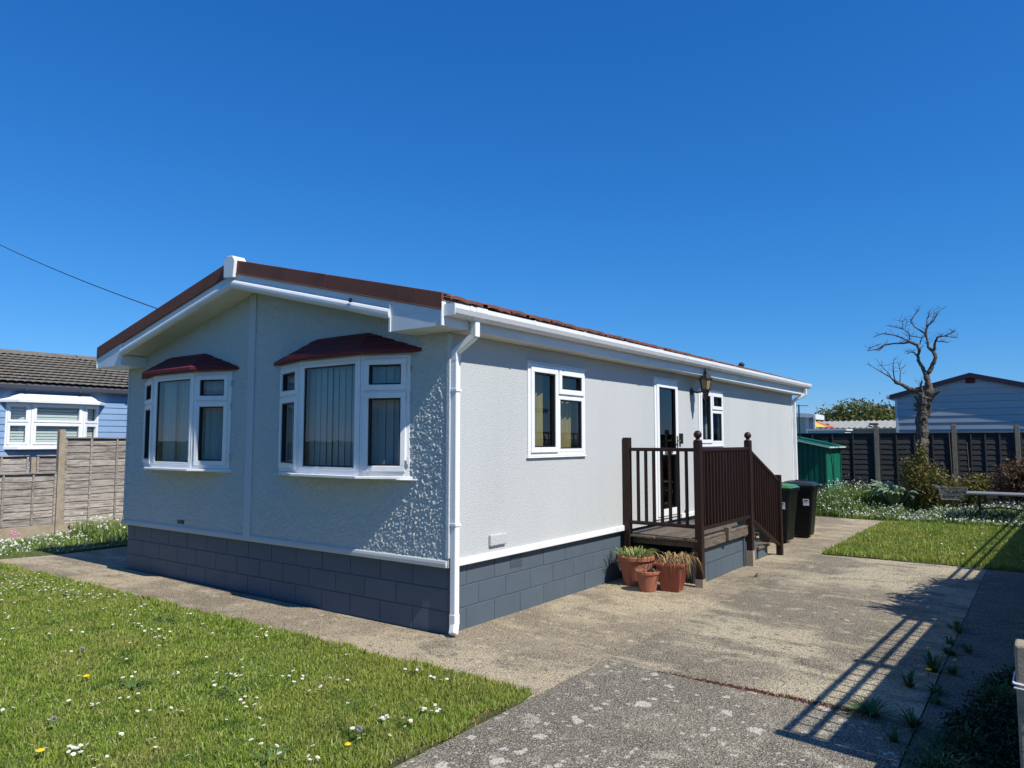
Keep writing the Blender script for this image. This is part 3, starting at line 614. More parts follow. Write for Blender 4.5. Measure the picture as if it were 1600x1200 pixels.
bb_ = MB(); bb_.box((-.98,Y0-.062,ZR(-.98)-.215),(-.945,Y0-.05,ZR(-.98)-.175)); bb_.build('cable_clip', MT['black'], roof); barge(-3.05, -1.6); barge(-1.597, -.44); barge(-4.9, -3.05); barge(-5.63, -4.903)
b = MB(); b.prism([(-3.16,Y0-.065,3.685),(-2.97,Y0-.065,3.67),(-2.945,Y0-.065,3.87),(-2.99,Y0-.065,3.925),(-3.09,Y0-.065,3.935),(-3.165,Y0-.065,3.895)], (0,.16,0)); b.build('ridge_end_cap', MT['pvc'], roof, bevel=.006)
b = MB()
for i in range(27): b.prism([(-3.21,Y0+.1+i*.435,3.80),(-3.05,Y0+.1+i*.435,3.875),(-2.89,Y0+.1+i*.435,3.80),(-2.93,Y0+.1+i*.435,3.86),(-3.05,Y0+.1+i*.435,3.915),(-3.17,Y0+.1+i*.435,3.86)], (0,.428,0))
b.build('ridge_cap', MT['tile'], roof)
# eaves boxes, fascias, soffits
b = MB(); b.box((-.445,Y0-.022,2.815), (.197,-.001,2.955)); b.prism([(-.445,Y0-.022,2.956),(.197,Y0-.022,2.956),(.197,Y0-.022,ZR(.197)-.125),(-.445,Y0-.022,ZR(-.445)-.125)], (0,.1,0)); b.build('eaves_box', MT['fascia'], roof, bevel=.004)
b = MB(); b.box((-.452,Y0-.030,2.81), (-.43,Y0-.020,3.09)); b.build('corner_joint', MT['pvc'], roof)
b = MB(); b.box((-6.30,Y0-.022,2.815), (-5.62,-.001,2.955)); b.prism([(-6.30,Y0-.022,2.956),(-5.62,Y0-.022,2.956),(-5.62,Y0-.022,ZR(-5.62)-.125),(-6.30,Y0-.022,ZR(-6.30)-.125)], (0,.1,0)); b.build('eaves_box', MT['fascia'], roof, bevel=.004)
for y in range(3):
    ya, yb = [Y0-.03, 3.9, 8.0, Y1][y:y+2]
    b = MB(); b.box((.199,ya,2.812), (.217,yb-.004,3.03)); b.build('fascia', MT['fascia'], roof, bevel=.003)
b = MB(); b.box((.002,.003,2.812), (.197,Y1,2.83)); b.build('soffit', MT['pvc_soffit'], roof); b = MB(); b.box((-6.3,.003,2.812),(-6.082,Y1,2.83)); b.build('soffit', MT['pvc_soffit'], roof); b = MB(); b.box((-6.318,Y0-.03,2.812),(-6.302,Y1,3.05)); b.build('fascia', MT['fascia'], roof)
b = MB(); b.prism([(XE,Y1-.02,2.82),(XL,Y1-.02,2.82),(XL,Y1-.02,ZR(XL)-.03),(-3.05,Y1-.02,ZR(-3.05)-.03),(XE,Y1-.02,ZR(XE)-.03)], (0,.02,0)); b.build('rear_fascia', MT['fascia'], roof)
def soffit_boards(xs, xe, n):
    for i in range(n):
        a = xs+(xe-xs)*i/n; c = xs+(xe-xs)*(i+1)/n; lo, hi = min(a,c)+.003, max(a,c)-.003
        f = lambda x: ZR(x)-.285; b = MB(); b.prism([(lo,Y0+.002,f(lo)),(hi,Y0+.002,f(hi)),(hi,Y0+.002,f(hi)+.012),(lo,Y0+.002,f(lo)+.012)], (0,-Y0-.003,0)); b.build('soffit_board', MT['pvc_soffit'], roof)
soffit_boards(-3.05, -5.61, 9); soffit_boards(-3.05, -.45, 9)
# gutter
def gutter_piece(ya, yb, grow=0):
    pr = [(.221,3.010),(.221,2.915),(.245,2.900),(.300,2.903),(.326,2.925),(.345,2.965),(.347,3.004),(.340,3.004),(.336,2.968),(.318,2.932),(.296,2.912),(.247,2.909),(.229,2.918),(.229,3.010)]
    cx, cz = .28, 2.96; pr = [(cx+(x-cx)*(1+grow), cz+(z-cz)*(1+grow)+.0045*ya) for x, z in pr]; b = MB(); b.prism([(x+.001, ya, z) for x, z in pr], (0, yb-ya, .0045*(yb-ya))); return b
gut = gutter_piece(Y0, Y1+.05).build('gutter', MT['pvc'], home)
b = MB()
for y in (Y0-.004, Y1+.05): b.box((.222,y,2.902+.0045*y), (.346,y+.006,3.006+.0045*y))
b.build('gutter_end', MT['pvc'], gut)
for y in (-.12, .9, 1.9, 2.9, 3.9, 4.9, 5.9, 6.9, 7.9, 8.9, 9.9, 10.9):
    gutter_piece(y, y+.035 if y != 3.9 else y+.12, .09).build('gutter_bracket', MT['pvc'], gut)
gutter_piece(-.03, .13, .12).build('gutter_outlet', MT['pvc'], gut)
def pipe(pts, w, name, parent, m=MT['pvc']):
    b = MB(); pts = [Vector(p) for p in pts]
    for i in range(len(pts)-1): b.bar(pts[i], pts[i+1], w-.001*i, w-.001*i, up=(0,1,0))
    return b.build(name, m, parent, bevel=.006)
dp = pipe([(.047,.036,.06),(.047,.036,2.62)], .065, 'downpipe', home)
pipe([(.268,.05,2.93),(.268,.05,2.745)], .066, 'swan_neck', dp); pipe([(.268,.05,2.765),(.050,.036,2.625)], .064, 'swan_neck', dp); pipe([(.047,.036,2.65),(.047,.036,2.54)], .070, 'pipe_socket', dp)
for z in (1.0, 2.25): b = MB(); b.box((.006,-.005,z), (.088,.077,z+.022)); b.build('pipe_clip', MT['pvc'], dp)
pipe([(.047,.036,.20),(.047,.036,.10)], .072, 'pipe_socket', dp); pipe([(.047,.036,.11),(.075,-.01,.03)], .066, 'pipe_shoe', dp)
dp2 = pipe([(.047,L_+.03,.06),(.047,L_+.03,2.70)], .065, 'downpipe', home); pipe([(.268,L_+.12,2.95),(.268,L_+.12,2.80)], .066, 'swan_neck', dp2); pipe([(.268,L_+.12,2.82),(.050,L_+.03,2.69)], .064, 'swan_neck', dp2)
b = MB(); b.box((-.012,L_-.05,.69), (.012,L_+.012,2.8)); b.build('corner_bead', MT['pvc'], home)
b = MB(); b.lathe([(.05,0),(.05,.12),(.07,.13),(.07,.16),(.03,.2)], (-.9,11.0,ZR(-.9)), 10); b.build('roof_cowl', MT['iron'], roof)
# wall lantern
lan = thing('wall_lantern', 'black carriage lantern with amber panes on bracket right of the white door', 'lantern', (0,5.86,2.5))
b = MB(); b.tube([(.002,0,.07),(.022,0,.07)], [.06,.05], 12); b.tube([(.02,0,.07),(.09,0,.05),(.17,0,.06),(.22,0,.075)], .013, 8); b.build('bracket', MT['black'], lan)
b = MB(); b.lathe([(.012,-.09),(.03,-.05),(.045,0),(.06,.07),(.085,.085),(.085,.095)], (.235,0,0), 6); b.build('lantern_base', MT['black'], lan)
b = MB(); b.lathe([(.062,.096),(.095,.255)], (.235,0,0), 6); b.build('amber_pane', MT['amber'], lan)
b = MB()
for k in range(6):
    a = k*math.pi/3; b.tube([(.235+.064*math.cos(a),.064*math.sin(a),.095),(.235+.098*math.cos(a),.098*math.sin(a),.257)], .006, 5)
b.build('lantern_frame', MT['black'], lan)
b = MB(); b.lathe([(.115,.255),(.12,.262),(.10,.285),(.06,.33),(.03,.345),(.032,.36),(.012,.375),(.014,.39),(.004,.43)], (.235,0,0), 6); b.build('lantern_cap', MT['black'], lan)

# ---------------------------------------------------------------- porch
por = thing('porch', 'dark brown railed timber porch with steps on painted block base at the door', 'porch', (0,3.5,0))
def pl(x, y, z): return (x, y-3.5, z)
DZ = .575; deckx = 1.0
for i in range(7):
    b = MB(); x0 = .03+i*.142; b.box(pl(x0,3.47+random.uniform(-.02,.01),DZ-.03), pl(x0+.134,5.36,DZ)); b.build('deck_board', MT['deckwood'], por, bevel=.004)
b = MB(); b.box(pl(.98,3.5,DZ-.13), pl(1.025,5.33,DZ-.035)); b.build('edge_joist', MT['deckwood'], por, bevel=.004)
b = MB()
for y in (3.60,4.2,4.8,5.25): b.box(pl(.03,y,DZ-.12), pl(.975,y+.045,DZ-.032))
b.build('joist', MT['deckwood'], por)
b = MB(); b.box(pl(1.0,4.42,DZ-.11), pl(1.07,4.52,DZ+.06)); b.build('post_bracket', MT['deckwood'], por, bevel=.004)
base = MB(); base.box(pl(.86,3.66,-.02), pl(.945,5.30,.445)); base.box(pl(.05,5.30,-.02), pl(.945,5.36,.445)); base = base.build('block_base', MT['mortar'], por)
def pblock(y0, y1, z0, z1, x=.96): 
    b = MB(); b.box(pl(.87,y0+.004,z0+.004), pl(x+random.uniform(-.001,.001),y1-.004,z1-.004)); b.build('block', MT['slate_paint'], base, bevel=.004)
for k in range(2):
    ys = [3.64, 3.74, 4.18, 4.62, 5.06, 5.28] if k else [3.64, 3.74, 3.96, 4.4, 4.84, 5.28]
    for a, c in zip(ys, ys[1:]): pblock(a, c, k*.2225, (k+1)*.2225)
for ya in (3.735, 5.268): b = MB(); b.box(pl(.965,ya,0), pl(.985,ya+.03,.45)); b.build('base_strip', MT['slate_paint'], base)
for (ya, yb, zt) in ((5.30, 5.97, .36), (5.97, 6.50, .15)):
    k = 0; z = 0
    zs = [0, .2, zt] if zt > .3 else [0, zt]
    for z0, z1 in zip(zs, zs[1:]):
        b = MB(); b.box(pl(.08,ya+.065,z0+.003), pl(.94,yb-.006,z1-.003)); b.build('block', MT['slate_paint'], base, bevel=.004)
    b = MB(); b.box(pl(.06,ya+(.01 if zt < .3 else .065),zt), pl(.975,yb+.03,zt+.045)); b.build('step_tread', MT['deckwood'], por, bevel=.006)
POSTX = 1.03
def post(x, y, z0, z1, finial=True, w=.09, foot=True):
    b = MB(); b.box(pl(x-w/2,y-w/2,z0), pl(x+w/2,y+w/2,z1)); o = b.build('post', MT['stain'], por, bevel=.006)
    if finial:
        b = MB(); c = pl(x,y,z1); b.lathe([(.052,0),(.054,.012),(.03,.02),(.022,.035),(.03,.042),(.046,.06),(.052,.082),(.046,.105),(.026,.128),(.004,.135)], c, 14); b.build('finial', MT['stain'], o, smooth=True)
    if foot:
        b = MB(); b.box(pl(x-w/2-.004,y-w/2-.004,0), pl(x+w/2+.004,y+w/2+.004,z0)); b.build('post_foot', MT['concrete_post'], o)
    return o
post(.055, 3.50, .10, 1.83, False); post(POSTX, 3.50, .10, 1.78); post(POSTX, 5.40, .22, 1.78); post(POSTX+.05, 6.66, 0, 1.25, False, foot=False)
def rail(p, q, w=.06, h=.045, name='rail'):
    b = MB(); b.bar(pl(*p), pl(*q), w, h); return b.build(name, MT['stain'], por, bevel=.008)
rail((.10,3.50,1.675), (.985,3.50,1.675)); rail((.10,3.50,.73), (.985,3.50,.73))
rail((POSTX,3.545,1.675), (POSTX,5.355,1.675)); rail((POSTX,3.545,.70), (POSTX,5.355,.70))
T0, T1, Bt0, Bt1 = 1.64, 1.16, .66, .16
rail((POSTX,5.44,T0), (POSTX+.05,6.62,T1)); rail((POSTX,5.44,Bt0), (POSTX+.05,6.62,Bt1))
bal = MB(); bal.box((-.016,-.016,0), (.016,.016,1)); bal = bal.build('baluster', MT['stain'], por)
first = True
def place_bal(x, y, z0, z1):
    global first
    o = bal if first else inst(bal, por); first = False
    o.location = pl(x, y, z0); o.scale = (1, 1, z1-z0); o.rotation_euler = (0,0,random.uniform(-.08,.08))
for i in range(7): place_bal(.10+(.885)*(i+1)/8, 3.50, .752, 1.653)
for i in range(15): place_bal(POSTX, 3.545+1.81*(i+1)/16, .722, 1.653)
for i in range(11):
    t = (i+1)/12; place_bal(POSTX+.05*t, 5.44+1.18*t, Bt0+(Bt1-Bt0)*t+.02, T0+(T1-T0)*t-.02)

# ---------------------------------------------------------------- pots
def arcs(n, h, spread, wd, m, parent, name, z0=0, droop=.4, c=(0,0), r0=.1, seg=5):
    """strap leaves arching out of a pot"""
    V = []; F = []
    for i in range(n):
        a = rng.uniform(0, 2*np.pi); rr = r0*np.sqrt(rng.uniform()); x0, y0 = c[0]+rr*np.cos(a), c[1]+rr*np.sin(a); a += rng.normal(0, .5)
        hh = h*rng.uniform(.5, 1.1); sp = spread*rng.uniform(.3, 1.2); base = len(V); ww = wd*rng.uniform(.6, 1.2); px, py = -np.sin(a)*ww/2, np.cos(a)*ww/2
        for k in range(seg+1):
            t = k/seg; x = x0+np.cos(a)*sp*t; y = y0+np.sin(a)*sp*t; z = z0+hh*(t*(1+droop*1.6)-droop*2.6*t*t*t if droop else t); f = (1-t**2)*1.0+.05
            V += [(x-px*f, y-py*f, z), (x+px*f, y+py*f, z)]
        for k in range(seg): q = base+2*k; F.append((q, q+1, q+3, q+2))
    return npmesh(name, V, F, m, parent)
def round_pot(x, y, r, h, label, group='terracotta pots at the porch foot'):
    t = thing('plant_pot', label, 'plant pot', (x, y, 0), random.uniform(0,1), group)
    b = MB(); b.lathe([(r*.62,0),(r*.64,.01),(r*.90,h*.80),(r*.92,h*.80),(r*1.0,h*.86),(r*1.01,h*.97),(r*.98,h),(r*.90,h),(r*.86,h*.9),(r*.84,h*.88)], (0,0,0), 28); b.build('pot_body', MT['terracotta'], t, smooth=False).data.polygons.foreach_set('use_smooth', [True]*0) if False else b.build('pot_body', MT['terracotta'], t)
    b = MB(); b.lathe([(r*.83,h*.86),(r*.82,h*.885)], (0,0,0), 20); b.build('soil', MT['soil'], t); return t
p1 = round_pot(.30, 3.22, .235, .36, 'largest round terracotta pot with green strap leaves, standing by the block base')
arcs(130, .16, .22, .018, MT['strap'], p1, 'leaves', .31, .45, r0=.17)
p2 = round_pot(.60, 2.93, .15, .245, 'small round terracotta pot with dry stalks, in front of the big pot')
arcs(26, .08, .15, .01, MT['straw'], p2, 'dry_leaves', .21, .6, r0=.08)
t = thing('square_planter', 'orange red square planter with straw coloured dead leaves spilling over its right side', 'planter', (.82,3.14,0), R(8), None)
b = MB(); A, Bq, H = .105, .165, .34; n = 4
lo = [(-A,-A,0),(A,-A,0),(A,A,0),(-A,A,0)]; hi = [(-Bq,-Bq,H),(Bq,-Bq,H),(Bq,Bq,H),(-Bq,Bq,H)]
b.v = lo+hi; b.f = [(3,2,1,0)]+[(i, (i+1) % 4, 4+(i+1) % 4, 4+i) for i in range(4)]; b.build('planter_body', MT['terracotta_plastic'], t, bevel=.006)
b = MB(); q = .18; b.box((-q,-q,H-.035), (q,-q+.03,H)); b.box((-q,q-.03,H-.035), (q,q,H)); b.box((-q,-q+.03,H-.035), (-q+.03,q-.03,H)); b.box((q-.03,-q+.03,H-.035), (q,q-.03,H)); b.build('planter_rim', MT['terracotta_plastic'], t, bevel=.005)
b = MB()
for s in (-1, 1):
    for k in (-.07, 0, .07): b.bar((k*.75, s*(A+.004), .03), (k*1.2, s*(Bq-.002), H-.04), .012, .008, up=(0,1,0)); b.bar((s*(A+.004), k*.75, .03), (s*(Bq-.002), k*1.2, H-.04), .008, .012, up=(0,1,0))
b.build('planter_rib', MT['terracotta_plastic'], t)
b = MB(); b.box((-.15,-.15,H-.05), (.15,.15,H-.03)); b.build('soil', MT['soil'], t)
arcs(70, .12, .24, .012, MT['straw'], t, 'dry_leaves', H-.03, .9, r0=.13); arcs(70, .05, .19, .012, MT['straw'], t, 'hanging_leaves', H-.02, 4.2, c=(.13,.02), r0=.09)

# ---------------------------------------------------------------- bins
def wheelie_bin(x, y, rz, lid_m, label):
    t = thing('wheelie_bin', label, 'wheelie bin', (x, y, 0), rz, 'wheelie bins behind the porch steps')
    # local: front faces +x, handle at -x
    b = MB(); H = .96; a0, a1, c0, c1 = -.17, .17, -.19, .19; A0, A1, C0, C1 = -.25, .26, -.24, .24
    b.v = [(a0,c0,.04),(a1,c0,.04),(a1,c1,.04),(a0,c1,.04),(A0,C0,H),(A1,C0,H),(A1,C1,H),(A0,C1,H)]; b.f = [(3,2,1,0),(0,1,5,4),(1,2,6,5),(2,3,7,6),(3,0,4,7),(4,5,6,7)]
    b.build('bin_body', MT['binplastic'], t, bevel=.03)
    b = MB(); b.box((A0-.01,C0-.015,H-.05), (A1+.02,C1+.015,H)); b.build('bin_rim', MT['binplastic'], t, bevel=.01)
    b = MB(); b.v = [(A0-.03,C0-.02,H+.002),(A1+.03,C0-.02,H+.002),(A1+.03,C1+.02,H+.002),(A0-.03,C1+.02,H+.002),(A0,C0+.01,H+.075),(A1-.04,C0+.03,H+.055),(A1-.04,C1-.03,H+.055),(A0,C1-.01,H+.075)]
    b.f = [(3,2,1,0),(0,1,5,4),(1,2,6,5),(2,3,7,6),(3,0,4,7),(4,5,6,7)]; lid = b.build('lid', lid_m, t, bevel=.015)
    b = MB(); b.box((A0+.12,C0+.1,H+.0745), (A1-.16,C0+.13,H+.09)); b.box((A0+.12,C1-.13,H+.0745), (A1-.16,C1-.1,H+.09)); b.build('lid_rib', lid_m, lid, bevel=.004)
    b = MB(); b.tube([(A0-.07,C0+.03,H+.03),(A0-.07,C1-.03,H+.03)], .016, 8); b.box((A0-.07,C0+.04,H+.0), (A0,C0+.08,H+.035)); b.box((A0-.07,C1-.08,H), (A0,C1-.04,H+.035)); b.build('handle', MT['binplastic'], t)
    for s in (-1, 1):
        b = MB(); b.tube([(-.20,s*.19,.10),(-.20,s*.235,.10)], .10, 18); b.build('wheel', MT['rubber'], t)
    # address sticker on the side near the front
    def on(u, z, w, h, off, m, nm, par): 
        b = MB(); f = lambda z: C0*(z-.04)/(H-.04)+c0*(1-(z-.04)/(H-.04))-off
        b.v = [(u,f(z),z),(u+w,f(z),z),(u+w,f(z+h),z+h),(u,f(z+h),z+h)]; b.v += [(x_,y_-.001,z_) for x_,y_,z_ in b.v]; b.f = [(0,1,2,3),(4,5,6,7),(0,1,5,4),(1,2,6,5),(2,3,7,6),(3,0,4,7)]; return b.build(nm, m, par)
    st = on(.07,.60,.105,.12,.002,MT['label'],'address_sticker',t); on(.09,.685,.065,.018,.0045,MT['ink'],'sticker_print',st); on(.085,.665,.075,.006,.0045,MT['ink'],'sticker_print',st)
    return t
wheelie_bin(.67, 8.15, R(-4), MT['bingreen'], 'black wheelie bin with green lid, right behind the end post of the porch steps')
wheelie_bin(.80, 9.10, R(3), MT['binlid'], 'all black wheelie bin with dark lid, farther one beside the green shed')

# ---------------------------------------------------------------- green shed
sh = thing('garden_shed', 'dark green ribbed metal shed with sloping roof beyond the grey home', 'shed', (.12,14.1,0))
SX0, SY1 = -1.6, 1.6
def rib_wall(p, q, zf, n, name, flip=1):
    b = MB(); p = Vector(p); q = Vector(q); U = (q-p); ln = U.length; U.normalize(); Nn = Vector((U.y,-U.x,0))*flip
    st = ln/n; V = []
    prof = []
    for i in range(n): a = i*st; prof += [(a,0),(a+st*.62,0),(a+st*.70,-.018),(a+st*.92,-.018)]
    prof.append((ln,0)); k0 = 0
    for u, w_ in prof:
        c = p+U*u+Nn*w_; b.v += [(c.x,c.y,.0),(c.x,c.y,zf(c.x))]
    for i in range(len(prof)-1): b.f.append((2*i,2*i+2,2*i+3,2*i+1))
    return b.build(name, MT['shed'], sh)
zsh = lambda x: 1.66-.22*(x)*1.0
for nm, p, q, n, fl in (('front_panel',(SX0,0,0),(0,0,0),12,1), ('side_panel',(0,0,0),(0,SY1,0),3,1), ('back_panel',(SX0,SY1,0),(0,SY1,0),12,-1), ('side_panel',(SX0,0,0),(SX0,SY1,0),9,-1)): rib_wall(p, q, lambda x: zsh(x)-.04, n, nm, fl)
b = MB(); b.prism([(SX0-.05,-.08,zsh(SX0-.05)-.015),(.10,-.08,zsh(.10)-.015),(.10,-.08,zsh(.10)+.015),(SX0-.05,-.08,zsh(SX0-.05)+.015)], (0,SY1+.2,0)); rf = b.build('roof', MT['shed'], sh)
b = MB(); b.prism([(SX0-.05,-.105,zsh(SX0-.05)-.03),(.12,-.105,zsh(.12)-.03),(.12,-.105,zsh(.12)+.0),(SX0-.05,-.105,zsh(SX0-.05)+.0)], (0,.022,0)); b.box((.105,-.08,zsh(.11)-.03),(.125,SY1+.12,zsh(.11)+.0)); b.build('roof_trim', MT['shedtrim'], rf)
b = MB()
for y in (.25,.6,.95): b.prism([(SX0,y,zsh(SX0)+.0155),(.08,y,zsh(.08)+.0155),(.08,y,zsh(.08)+.03),(SX0,y,zsh(SX0)+.03)], (0,.03,0))
b.build('roof_rib', MT['shed'], rf)
for c in ((0,0),(0,SY1)):
    b = MB(); b.box((c[0]-.015,c[1]-.02,0),(c[0]+.02,c[1]+.02,1.60)); b.build('corner_post', MT['shed'], sh)
b = MB(); b.box((-1.32,-.035,.05),(-1.24,-.001,1.80)); b.build('door_edge', MT['fascia'], sh)

# ---------------------------------------------------------------- lap fences
def lap_panel(parent, p, q, z0, z1, rows, nb, wood, batt_w=.035, side=1, cap=True, batts=None):
    """panel from p to q (xy, local), slats overlap, battens on the near side"""
    p = Vector((*p,0)); q = Vector((*q,0)); U = (q-p); ln = U.length; U.normalize(); Nn = Vector((U.y,-U.x,0))*side; B = (p, U, Nn)
    b = MB(); b.ringf(B, .005, ln-.005, z0, z1, .03, -.035, -.02); pan = b.build('fence_panel', wood, parent)
    hh = (z1-z0)/rows
    for k in range(rows):
        za = z0+k*hh; zb = za+hh*1.28; b = MB(); nseg = 7; V = []
        ph = random.uniform(0,6); 
        for i in range(nseg+1):
            u = ln*i/nseg; wv = .006*math.sin(ph+i*1.7)
            for (v, w_) in ((za+wv+.004,.004),(min(zb, z1+.0)+wv*.5,-.012),(min(zb,z1)+wv*.5,-.018),(za+wv+.004,-.003)): c = p+U*u+Nn*w_; b.v.append((c.x,c.y,v))
        for i in range(nseg):
            o = i*4
            for a in range(4): b.f.append((o+a, o+(a+1) % 4, o+4+(a+1) % 4, o+4+a))
        b.f += [(0,1,2,3), tuple(nseg*4+i for i in (3,2,1,0))]
        b.build('slat', wood, pan)
    for i, u in enumerate(batts or [ln*(k+.0)/nb for k in range(1, nb)]):
        b = MB(); b.bf(B, u-batt_w/2, u+batt_w/2, z0+.005, z1-.002, .0045, .026); b.build('batten', wood, pan, bevel=.003)
    for u in (.02, ln-.02): b = MB(); b.bf(B, u-.018, u+.018, z0+.005, z1-.002, .0045, .024); b.build('batten', wood, pan)
    if cap: b = MB(); b.bf(B, .0, ln, z1, z1+.022, -.035, .035); b.build('capping', wood, pan)
    return pan
def conc_post(parent, x, y, h, w=.11, m=None, slope=True):
    b = MB(); b.box((x-w/2,y-w/2,-.05),(x+w/2,y+w/2,h-.025)); b.v += []; o = b.build('post', m or MT['concrete_post'], parent, bevel=.008)
    b = MB(); b.box((x-w/2+.008,y-w/2+.008,h-.0255),(x+w/2-.008,y+w/2-.008,h)); b.build('post_top', m or MT['concrete_post'], o, bevel=.008); return o
FX = -10.0
fl = thing('boundary_fence', 'grey weathered lap panel fence with concrete posts, left of the grey home', 'fence', (FX,0,0))
P_ = [(-4.9,1.30),(-3.03,1.30),(-1.16,1.30),(.73,1.99),(2.62,1.99),(4.5,1.99),(6.4,1.99),(8.3,1.99)]
for y, h in P_: conc_post(fl, 0, y, h)
for (ya, _), (yb, _) in zip(P_, P_[1:]):
    low = yb < 1
    # p->q such that the near (+x) side is outward
    a, c = (0, ya+.058), (0, yb-.058)
    b = MB(); b.box((-.025,a[1],-.02 if low else .0),(.025,c[1],.285 if low else .27)); b.build('gravel_board', MT['concrete_post'], fl, bevel=.004)
    lap_panel(fl, a, c, .29 if low else .275, 1.20 if low else 1.83, 7 if low else 12, 4, MT['oldwood'], cap=True, batts=[.45,.94,1.40] if low else [.46,.93,1.40])
f2 = thing('low_fence', 'lower grey lap fence in the yard before the blue home, seen over the near fence', 'fence', (-11.7,0,0))
for y in (-3,-1.15,.86,2.8): conc_post(f2, 0, y+.06, 1.46, .09)
for a, c in ((-2.9,-1.15),(-1.03,.84),(.98,2.78)): lap_panel(f2, (0,a), (0,c), .2, 1.48, 9, 4, MT['oldwood'])

# ---------------------------------------------------------------- blue home
bh = thing('mobile_home', 'blue boarded mobile home with white bay window behind the left fence', 'mobile home', (-13.5,0,0))
def board_wall(parent, B, u0, u1, v0, v1, pitch, m, holes=(), name='board', proud=.014, back=True):
    b = MB(); b.bf(B, u0, u1, v0, v1, -.08, -.02)
    if back and not holes: wl_ = b.build('wall', m, parent)
    else:
        b = MB(); us = sorted({u0,u1,*[h[0] for h in holes],*[h[1] for h in holes]}); vs = sorted({v0,v1,*[h[2] for h in holes],*[h[3] for h in holes]})
        for i in range(len(us)-1):
            for j in range(len(vs)-1):
                if any(h[0] < (us[i]+us[i+1])/2 < h[1] and h[2] < (vs[j]+vs[j+1])/2 < h[3] for h in holes): continue
                b.bf(B, us[i], us[i+1], vs[j], vs[j+1], -.08, -.02)
        wl_ = b.build('wall', m, parent)
    O, U, Nn = B; n = int(round((v1-v0)/pitch))
    for k in range(n):
        za = v0+k*(v1-v0)/n; zb = za+(v1-v0)/n
        segs = [(u0, u1)]
        for h in holes:
            if za < h[3]-.01 and zb > h[2]+.01:
                segs = [s for a, c in segs for s in ((a, min(c, h[0])), (max(a, h[1]), c)) if s[1]-s[0] > .02]
        for a, c in segs:
            b = MB(); q = [O+U*a+Vector((0,0,za+.006))+Nn*proud, O+U*a+Vector((0,0,zb))+Nn*0, O+U*a+Vector((0,0,zb))-Nn*.0195, O+U*a+Vector((0,0,za+.006))-Nn*.0195]
            b.prism(q, U*(c-a)); b.build(name, m, wl_)
    return wl_
BB = (Vector((0,-2.6,0)), Vector((0,1,0)), Vector((1,0,0)))
YB = lambda y: y+2.6
board_wall(bh, BB, 0, 11.1, .55, 3.0, .145, MT['blueboard'], holes=[(YB(1.03),YB(2.91),1.64,2.64)])
b = MB(); b.box((-6,-2.6,.5),(-.09,-2.55,3.0)); b.build('end_wall', MT['blueboard'], bh); b = MB(); b.box((-6,8.45,.5),(-.09,8.5,3.0)); b.build('end_wall', MT['blueboard'], bh); b = MB(); b.box((-6,-2.5,.5),(-5.95,8.4,3)); b.build('back_wall', MT['blueboard'], bh)
b = MB(); b.box((-5.9,-2.5,.0),(-.06,8.4,.54)); b.build('base', MT['palewall'], bh)
b = MB(); b.bf(BB, 0, 11.1, 2.86, 3.02, .0, .03); b.build('fascia', MT['blueboard'], bh)
b = MB(); b.bf(BB, -.2, 11.3, 2.90, 3.015, .09, .20); g_ = b.build('gutter', MT['bluetrim'], bh, bevel=.02)
for u in np.arange(.6, 11.1, 1.1): b = MB(); b.bf(BB, u, u+.05, 2.885, 3.02, .085, .21); b.build('gutter_bracket', MT['bluetrim'], g_)
zb_ = lambda x: 3.04+(-x+.15)*.30 if x > -3.0 else 3.04+3.15*.30-(-3.0-x)*.30
rb = MB(); rb.prism([(.15,-2.85,2.98),(-3.0,-2.85,2.98+.945),(-6.15,-2.85,2.98),(-6.15,-2.85,3.02),(-3.0,-2.85,3.03+.945),(.15,-2.85,3.03)], (0,11.5,0)); rb = rb.build('roof', MT['oldtile'], bh)
tf = tile_field(.2, -3.0, rb, 'tile_field', MT['oldtile'], -2.8, 8.6, wave=.16, amp=.02, course=.30, zf=lambda x: 3.05+(.15-x)*.30, step=.062, gap=True); tf['kind'] = 'stuff'
b = MB(); b.tube([(-3.0,-2.8,3.04+.945),(-3.0,8.6,3.04+.945)], .11, 10); b.build('ridge', MT['oldtile'], rb)
# its bay window
bx0, bx1 = 1.02, 2.92
b = MB(); b.prism([(0.001,bx0-.02,1.60),(.24,bx0+.18,1.60),(.24,bx1-.18,1.60),(.001,bx1+.02,1.60)], (0,0,.06)); bw = b.build('bay_window', MT['pvc'], bh, bevel=.004)
for i, (p, q, single) in enumerate((((0,bx0),(.20,bx0+.42),0), ((.20,bx0+.42),(.20,bx1-.42),1), ((.20,bx1-.42),(0,bx1),0))):
    B, ln = basis(p, q); b = MB(); b.ringf(B, .003, ln-.003, 1.662, 2.62, .05, -.05, .012); b.bf(B, .05, ln-.05, 2.16, 2.20, -.04, .011); b.build('bay_frame', MT['pvc'], bw)
    for (e, f) in ((1.712,2.16),(2.20,2.57)):
        b = MB(); b.ringf(B, .045, ln-.045, e-.005, f+.005, .05, -.03, .03); b.build('sash', MT['pvc'], bw); b = MB(); b.bf(B, .095, ln-.095, e+.045, f-.045, -.01, -.004); b.build('pane', MT['pane'], bw)
        k = e+.05
        while k < f-.05:
            b = MB(); b.bf(B, .08, ln-.08, k, k+.050, -.075, -.07+.0); b.build('shutter_slat', MT['white_panel'], bw); k += .062
b = MB(); b.prism([(.001,bx0-.15,2.62),(.34,bx0+.12,2.62),(.34,bx1-.12,2.62),(.001,bx1+.15,2.62)], (0,0,.03)); hd = b.build('bay_hood', MT['pvc'], bw)
